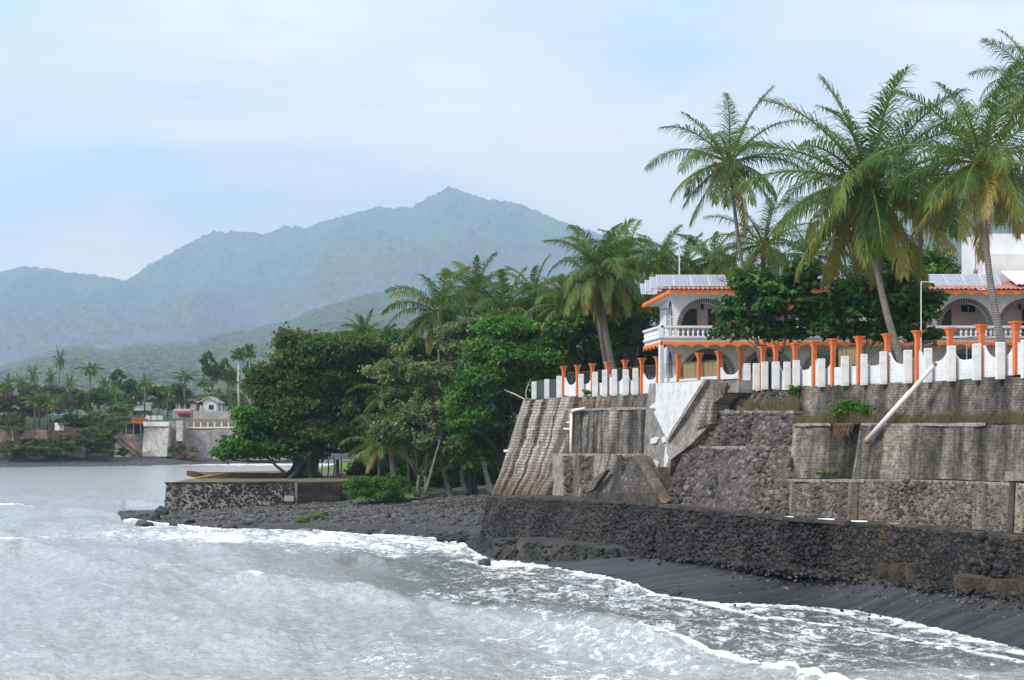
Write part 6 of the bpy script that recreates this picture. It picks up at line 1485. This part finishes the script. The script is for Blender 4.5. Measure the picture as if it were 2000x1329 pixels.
def far(kind, k, px, pt, pb, Y, wpx, lab, mat, bark, group, cat='tree', name='far_tree'):
    cm, tm = (PR if kind == 't' else PP)[k]
    key = (cm.name, mat, bark)
    if key not in MESHMAT:
        a, c_ = cm.copy(), tm.copy(); a.materials.append(M[mat]); c_.materials.append(M[bark]); MESHMAT[key] = (a, c_)
    a, c_ = MESHMAT[key]
    b0 = P(px, pb, Y); hgt = (pb-pt)/F*Y; wid = wpx/F*Y
    t = thing(name, lab, cat, b0, group); t.rotation_euler = (0, 0, random.uniform(0, 6.28))
    if kind == 't': t.scale = (wid/15, wid/15, hgt/10.2)
    else:
        s_ = wid/(7.0 if k < 3 else 4.4); t.scale = (s_, s_, hgt/(10+ (2.4 if k < 3 else 1.6)*s_))
    for nm_, me in (('crown', a), ('trunk', c_)):
        o = bpy.data.objects.new(nm_, me); COL.objects.link(o); o.parent = t
M['far_green'] = leafmat('far_leaf_green', [(0, (.026,.052,.022)), (.6, (.065,.11,.036)), (1, (.15,.21,.06))], .6, .25)
M['far_olive'] = leafmat('far_leaf_olive', [(0, (.04,.06,.025)), (.6, (.1,.115,.045)), (1, (.2,.19,.08))], .6, .25)
M['far_brown'] = leafmat('far_leaf_brown', [(0, (.05,.045,.035)), (.6, (.1,.085,.065)), (1, (.16,.135,.1))], .7, .2)
M['far_lime'] = leafmat('far_leaf_lime', [(0, (.05,.09,.025)), (.6, (.1,.17,.04)), (1, (.2,.26,.08))], .6, .3)
GT, GPm = 'trees of the far shore', 'palms of the far shore'
FT = [  # kind, proto, px, top, bottom, Y, width px, label, leaf, bark
 ('t',2,  75,738,858,316,140,'wide brown-grey flat-topped tree on the far cliff','far_brown','bark'),
 ('t',2,  20,752,862,312,110,'brownish dry tree at the far cliff beside the picture edge','far_brown','bark'),
 ('t',0,  25,800,885,300, 70,'thin grey-stemmed trees low on the far cliff edge','far_olive','palebark'),
 ('t',3, 120,845,905,301, 90,'dark bush spilling down the far cliff under the white hut','far_green','darkbark'),
 ('t',3, 170,820,900,304,110,'big dark round bush in the middle of the far cliff','far_green','darkbark'),
 ('t',3, 205,800,880,309, 90,'dark bush right beside the flat-topped pale tree','far_green','darkbark'),
 ('t',3,  55,845,900,297, 80,'green scrub at the bottom of the far cliff near the edge','far_olive','darkbark'),
 ('t',2, 222,783,846,316, 92,'light green umbrella-shaped tree with white limbs above the red stairs','far_lime','palebark'),
 ('t',0, 195,752,840,325, 85,'dark tree behind the umbrella-shaped tree','far_green','bark'),
 ('t',0, 150,755,840,322, 75,'olive tree between the clump of palms and the dark tree','far_olive','bark'),
 ('t',1, 245,733,815,345, 70,'round dark tree crown above the white far building','far_green','bark'),
 ('t',1, 415,700,800,352, 62,'tall spreading tree above the far gabled house','far_green','bark'),
 ('t',1, 447,712,805,350, 50,'second tall tree above the far gabled house, nearer the thin palms','far_olive','bark'),
 ('t',0, 487,698,800,356, 34,'small-crowned tree behind the thin palms','far_green','bark'),
 ('t',0, 350,745,815,360, 80,'dark tree behind the far white house','far_green','bark'),
 ('t',0, 310,750,815,358, 80,'dark tree behind the yellow-green far palms','far_green','bark'),
 ('t',1, 500,735,820,352, 70,'dark tree at the edge of the big banyan','far_green','bark'),
 ('t',0, 530,740,830,350, 70,'dark tree hidden behind the edge of the banyan crown','far_green','bark'),
 ('t',0, 270,762,815,342, 60,'green tree just over the far white building roof','far_green','bark'),
 ('t',3, 350,862,893,314, 34,'dark bush at the foot of the far stone wall','far_green','darkbark'),
 ('t',3, 375,870,893,315, 26,'small dark bush farther along the far stone wall foot','far_green','darkbark'),
 ('t',3, 333,860,896,313, 22,'dark shrub growing at the corner of the pale far wall','far_green','darkbark'),
 ('t',3, 240,868,902,311, 40,'dark scrub at the foot of the red stairway','far_green','darkbark'),
 ('t',0, -40,745,870,315,120,'tree just past the picture edge on the far cliff','far_green','bark'),
 ('p',0, 117,692,800,330, 34,'tall palm standing highest on the far cliff','palm','palmbark'),
 ('p',4, 176,706,800,330, 50,'palm with a long skirt of dead hanging fronds','palm','palmbark'),
 ('p',1,  66,772,842,306, 60,'leftmost palm of the clump above the old reddish wall','palm','palmbark'),
 ('p',0,  78,766,842,307, 58,'middle palm of the clump above the old reddish wall','palm','palmbark'),
 ('p',2,  92,770,842,306, 58,'rightmost palm of the tight clump above the old reddish wall','palm','palmbark'),
 ('p',1, 103,782,842,304, 48,'shorter yellowish palm beside the clump','palm','palmbark'),
 ('p',0, 283,736,815,332, 50,'palm with long yellow fronds right of the white far building','palm','palmbark'),
 ('p',1, 328,756,815,332, 44,'palm with orange dead fronds left of the white far house','palm','palmbark'),
 ('p',2, 362,720,800,346, 60,'tall dark palm behind the white far house','palm','palmbark'),
 ('p',0, 400,735,802,346, 60,'dark palm between the two far houses','palm','palmbark'),
 ('p',4, 428,762,808,331, 22,'palm stump with orange dead leaves before the gabled house','palm','palmbark'),
 ('p',1, 452,745,805,340, 36,'short palm with yellow fronds left of the thin tall palms','palm','palmbark'),
 ('p',3, 467,678,806,332, 40,'tall thin fan palm with a pale trunk, left of the pair','palm','palebark'),
 ('p',3, 488,673,800,334, 38,'tall thin fan palm with a pale trunk, right of the pair','palm','palebark'),
 ('p',0, 500,745,800,345, 30,'small yellowish palm behind the right thin fan palm','palm','palmbark'),
 ('t',3,  60,842,872,307,90,'green bushes under the clump of palms on the far cliff','far_green','darkbark'),
 ('t',3, 125,800,850,318,90,'dark green tree crown behind the white hut','far_green','darkbark'),
 ('t',3, 165,790,860,320,80,'broad dark crown between the hut and the umbrella-shaped tree','far_green','darkbark'),
 ('t',3,  15,800,862,316,80,'dark tree behind the thin grey-stemmed trees','far_green','darkbark'),
 ('t',3, 215,835,890,310,50,'dark bush hanging beside the top of the red stairs','far_green','darkbark'),
 ('t',0, 250,775,830,330,60,'dark tree behind the orange red box','far_green','darkbark'),
 ('t',3,  20,850,905,296,80,'scrubby bush low on the far cliff under the grey-stemmed trees','far_olive','darkbark'),
 ('t',3,  90,858,900,298,70,'low bush at the far cliff foot under the old reddish wall','far_green','darkbark'),
 ('t',3, 140,840,885,304,80,'dense bush over the far cliff right below the white hut','far_olive','darkbark'),
 ('t',3, 190,852,903,304,70,'dark bush low on the far cliff before the stairs','far_green','darkbark'),
 ('t',3,  45,820,862,304,70,'bush on the far cliff edge left of the old reddish wall','far_green','darkbark'),
 ('p',2,  15,738,830,330, 44,'palm at the edge of the picture behind the brownish dry tree','palm','palmbark'),
 ('p',2,  40,735,830,334, 44,'green palm left of the wide brown-grey tree','palm','palmbark'),
 ('p',0,  65,722,830,338, 36,'dark palm rising behind the wide brown-grey tree','palm','palmbark'),
 ('p',2,  98,730,830,340, 34,'dark palm just left of the highest palm','palm','palmbark'),
 ('p',0, 137,738,830,336, 36,'palm in the gap between the highest palm and the skirted palm','palm','palmbark'),
 ('p',2, 205,742,820,340, 36,'dark palm right of the skirted palm','palm','palmbark'),
 ('p',0, 225,748,820,338, 36,'green palm over the umbrella-shaped tree','palm','palmbark'),
 ('p',1, 140,762,830,324, 44,'yellow-green palm low between clump and dark tree','palm','palmbark'),
]
for q in FT:
    k_, i_, px, pt, pb, Y, wp, lab, mt, bk = q
    far(k_, i_, px, pt, pb, Y, wp, lab, mt, bk, GT if k_ == 't' else GPm, 'tree' if k_ == 't' else 'palm tree', 'far_tree' if k_ == 't' else 'far_palm')
# wooded slope behind: one mass nobody could count
rng = np.random.default_rng(91); Vs, Qs, Ks = [], [], []; b0 = 0
BLs = []
for i in range(430):
    Y = rng.uniform(345, 640); px = rng.uniform(-700, 1500); 
    g = max(float(farg(np.array((px-1000)/F*Y), np.array(Y))), 5) if Y < 640 else 10
    r = rng.uniform(3, 5.5); hh = rng.uniform(5.5, 9.5)+(Y-345)*.012
    if 380 < px < 560 and Y < 400: continue
    BLs.append([(px-1000)/F*Y, Y, g+hh*.6, r, r, hh*.42])
V, Q, K_, SB = crown(BLs, 90000, 1.0, 92, .9, 5, .6, (.4, .6), .7)
tag(obj('woodland', V, Q, M['far_green'], tint=K_), 'mass of green woodland behind the far shore', 'woodland', kind='stuff')
b = MB(); rng = np.random.default_rng(6); C = np.array([P(rng.uniform(345, 385), rng.uniform(886, 896), 314+rng.uniform(-1, 1)) for _ in range(120)])
V, T, K_ = stones(C, 0, rng.uniform(.2, .5, 120), rng, True); tag(obj('dry_brush', V, T, M['husk'], tint=K_), 'heap of reddish dry brush at the foot of the far stone wall', 'brush', kind='stuff')
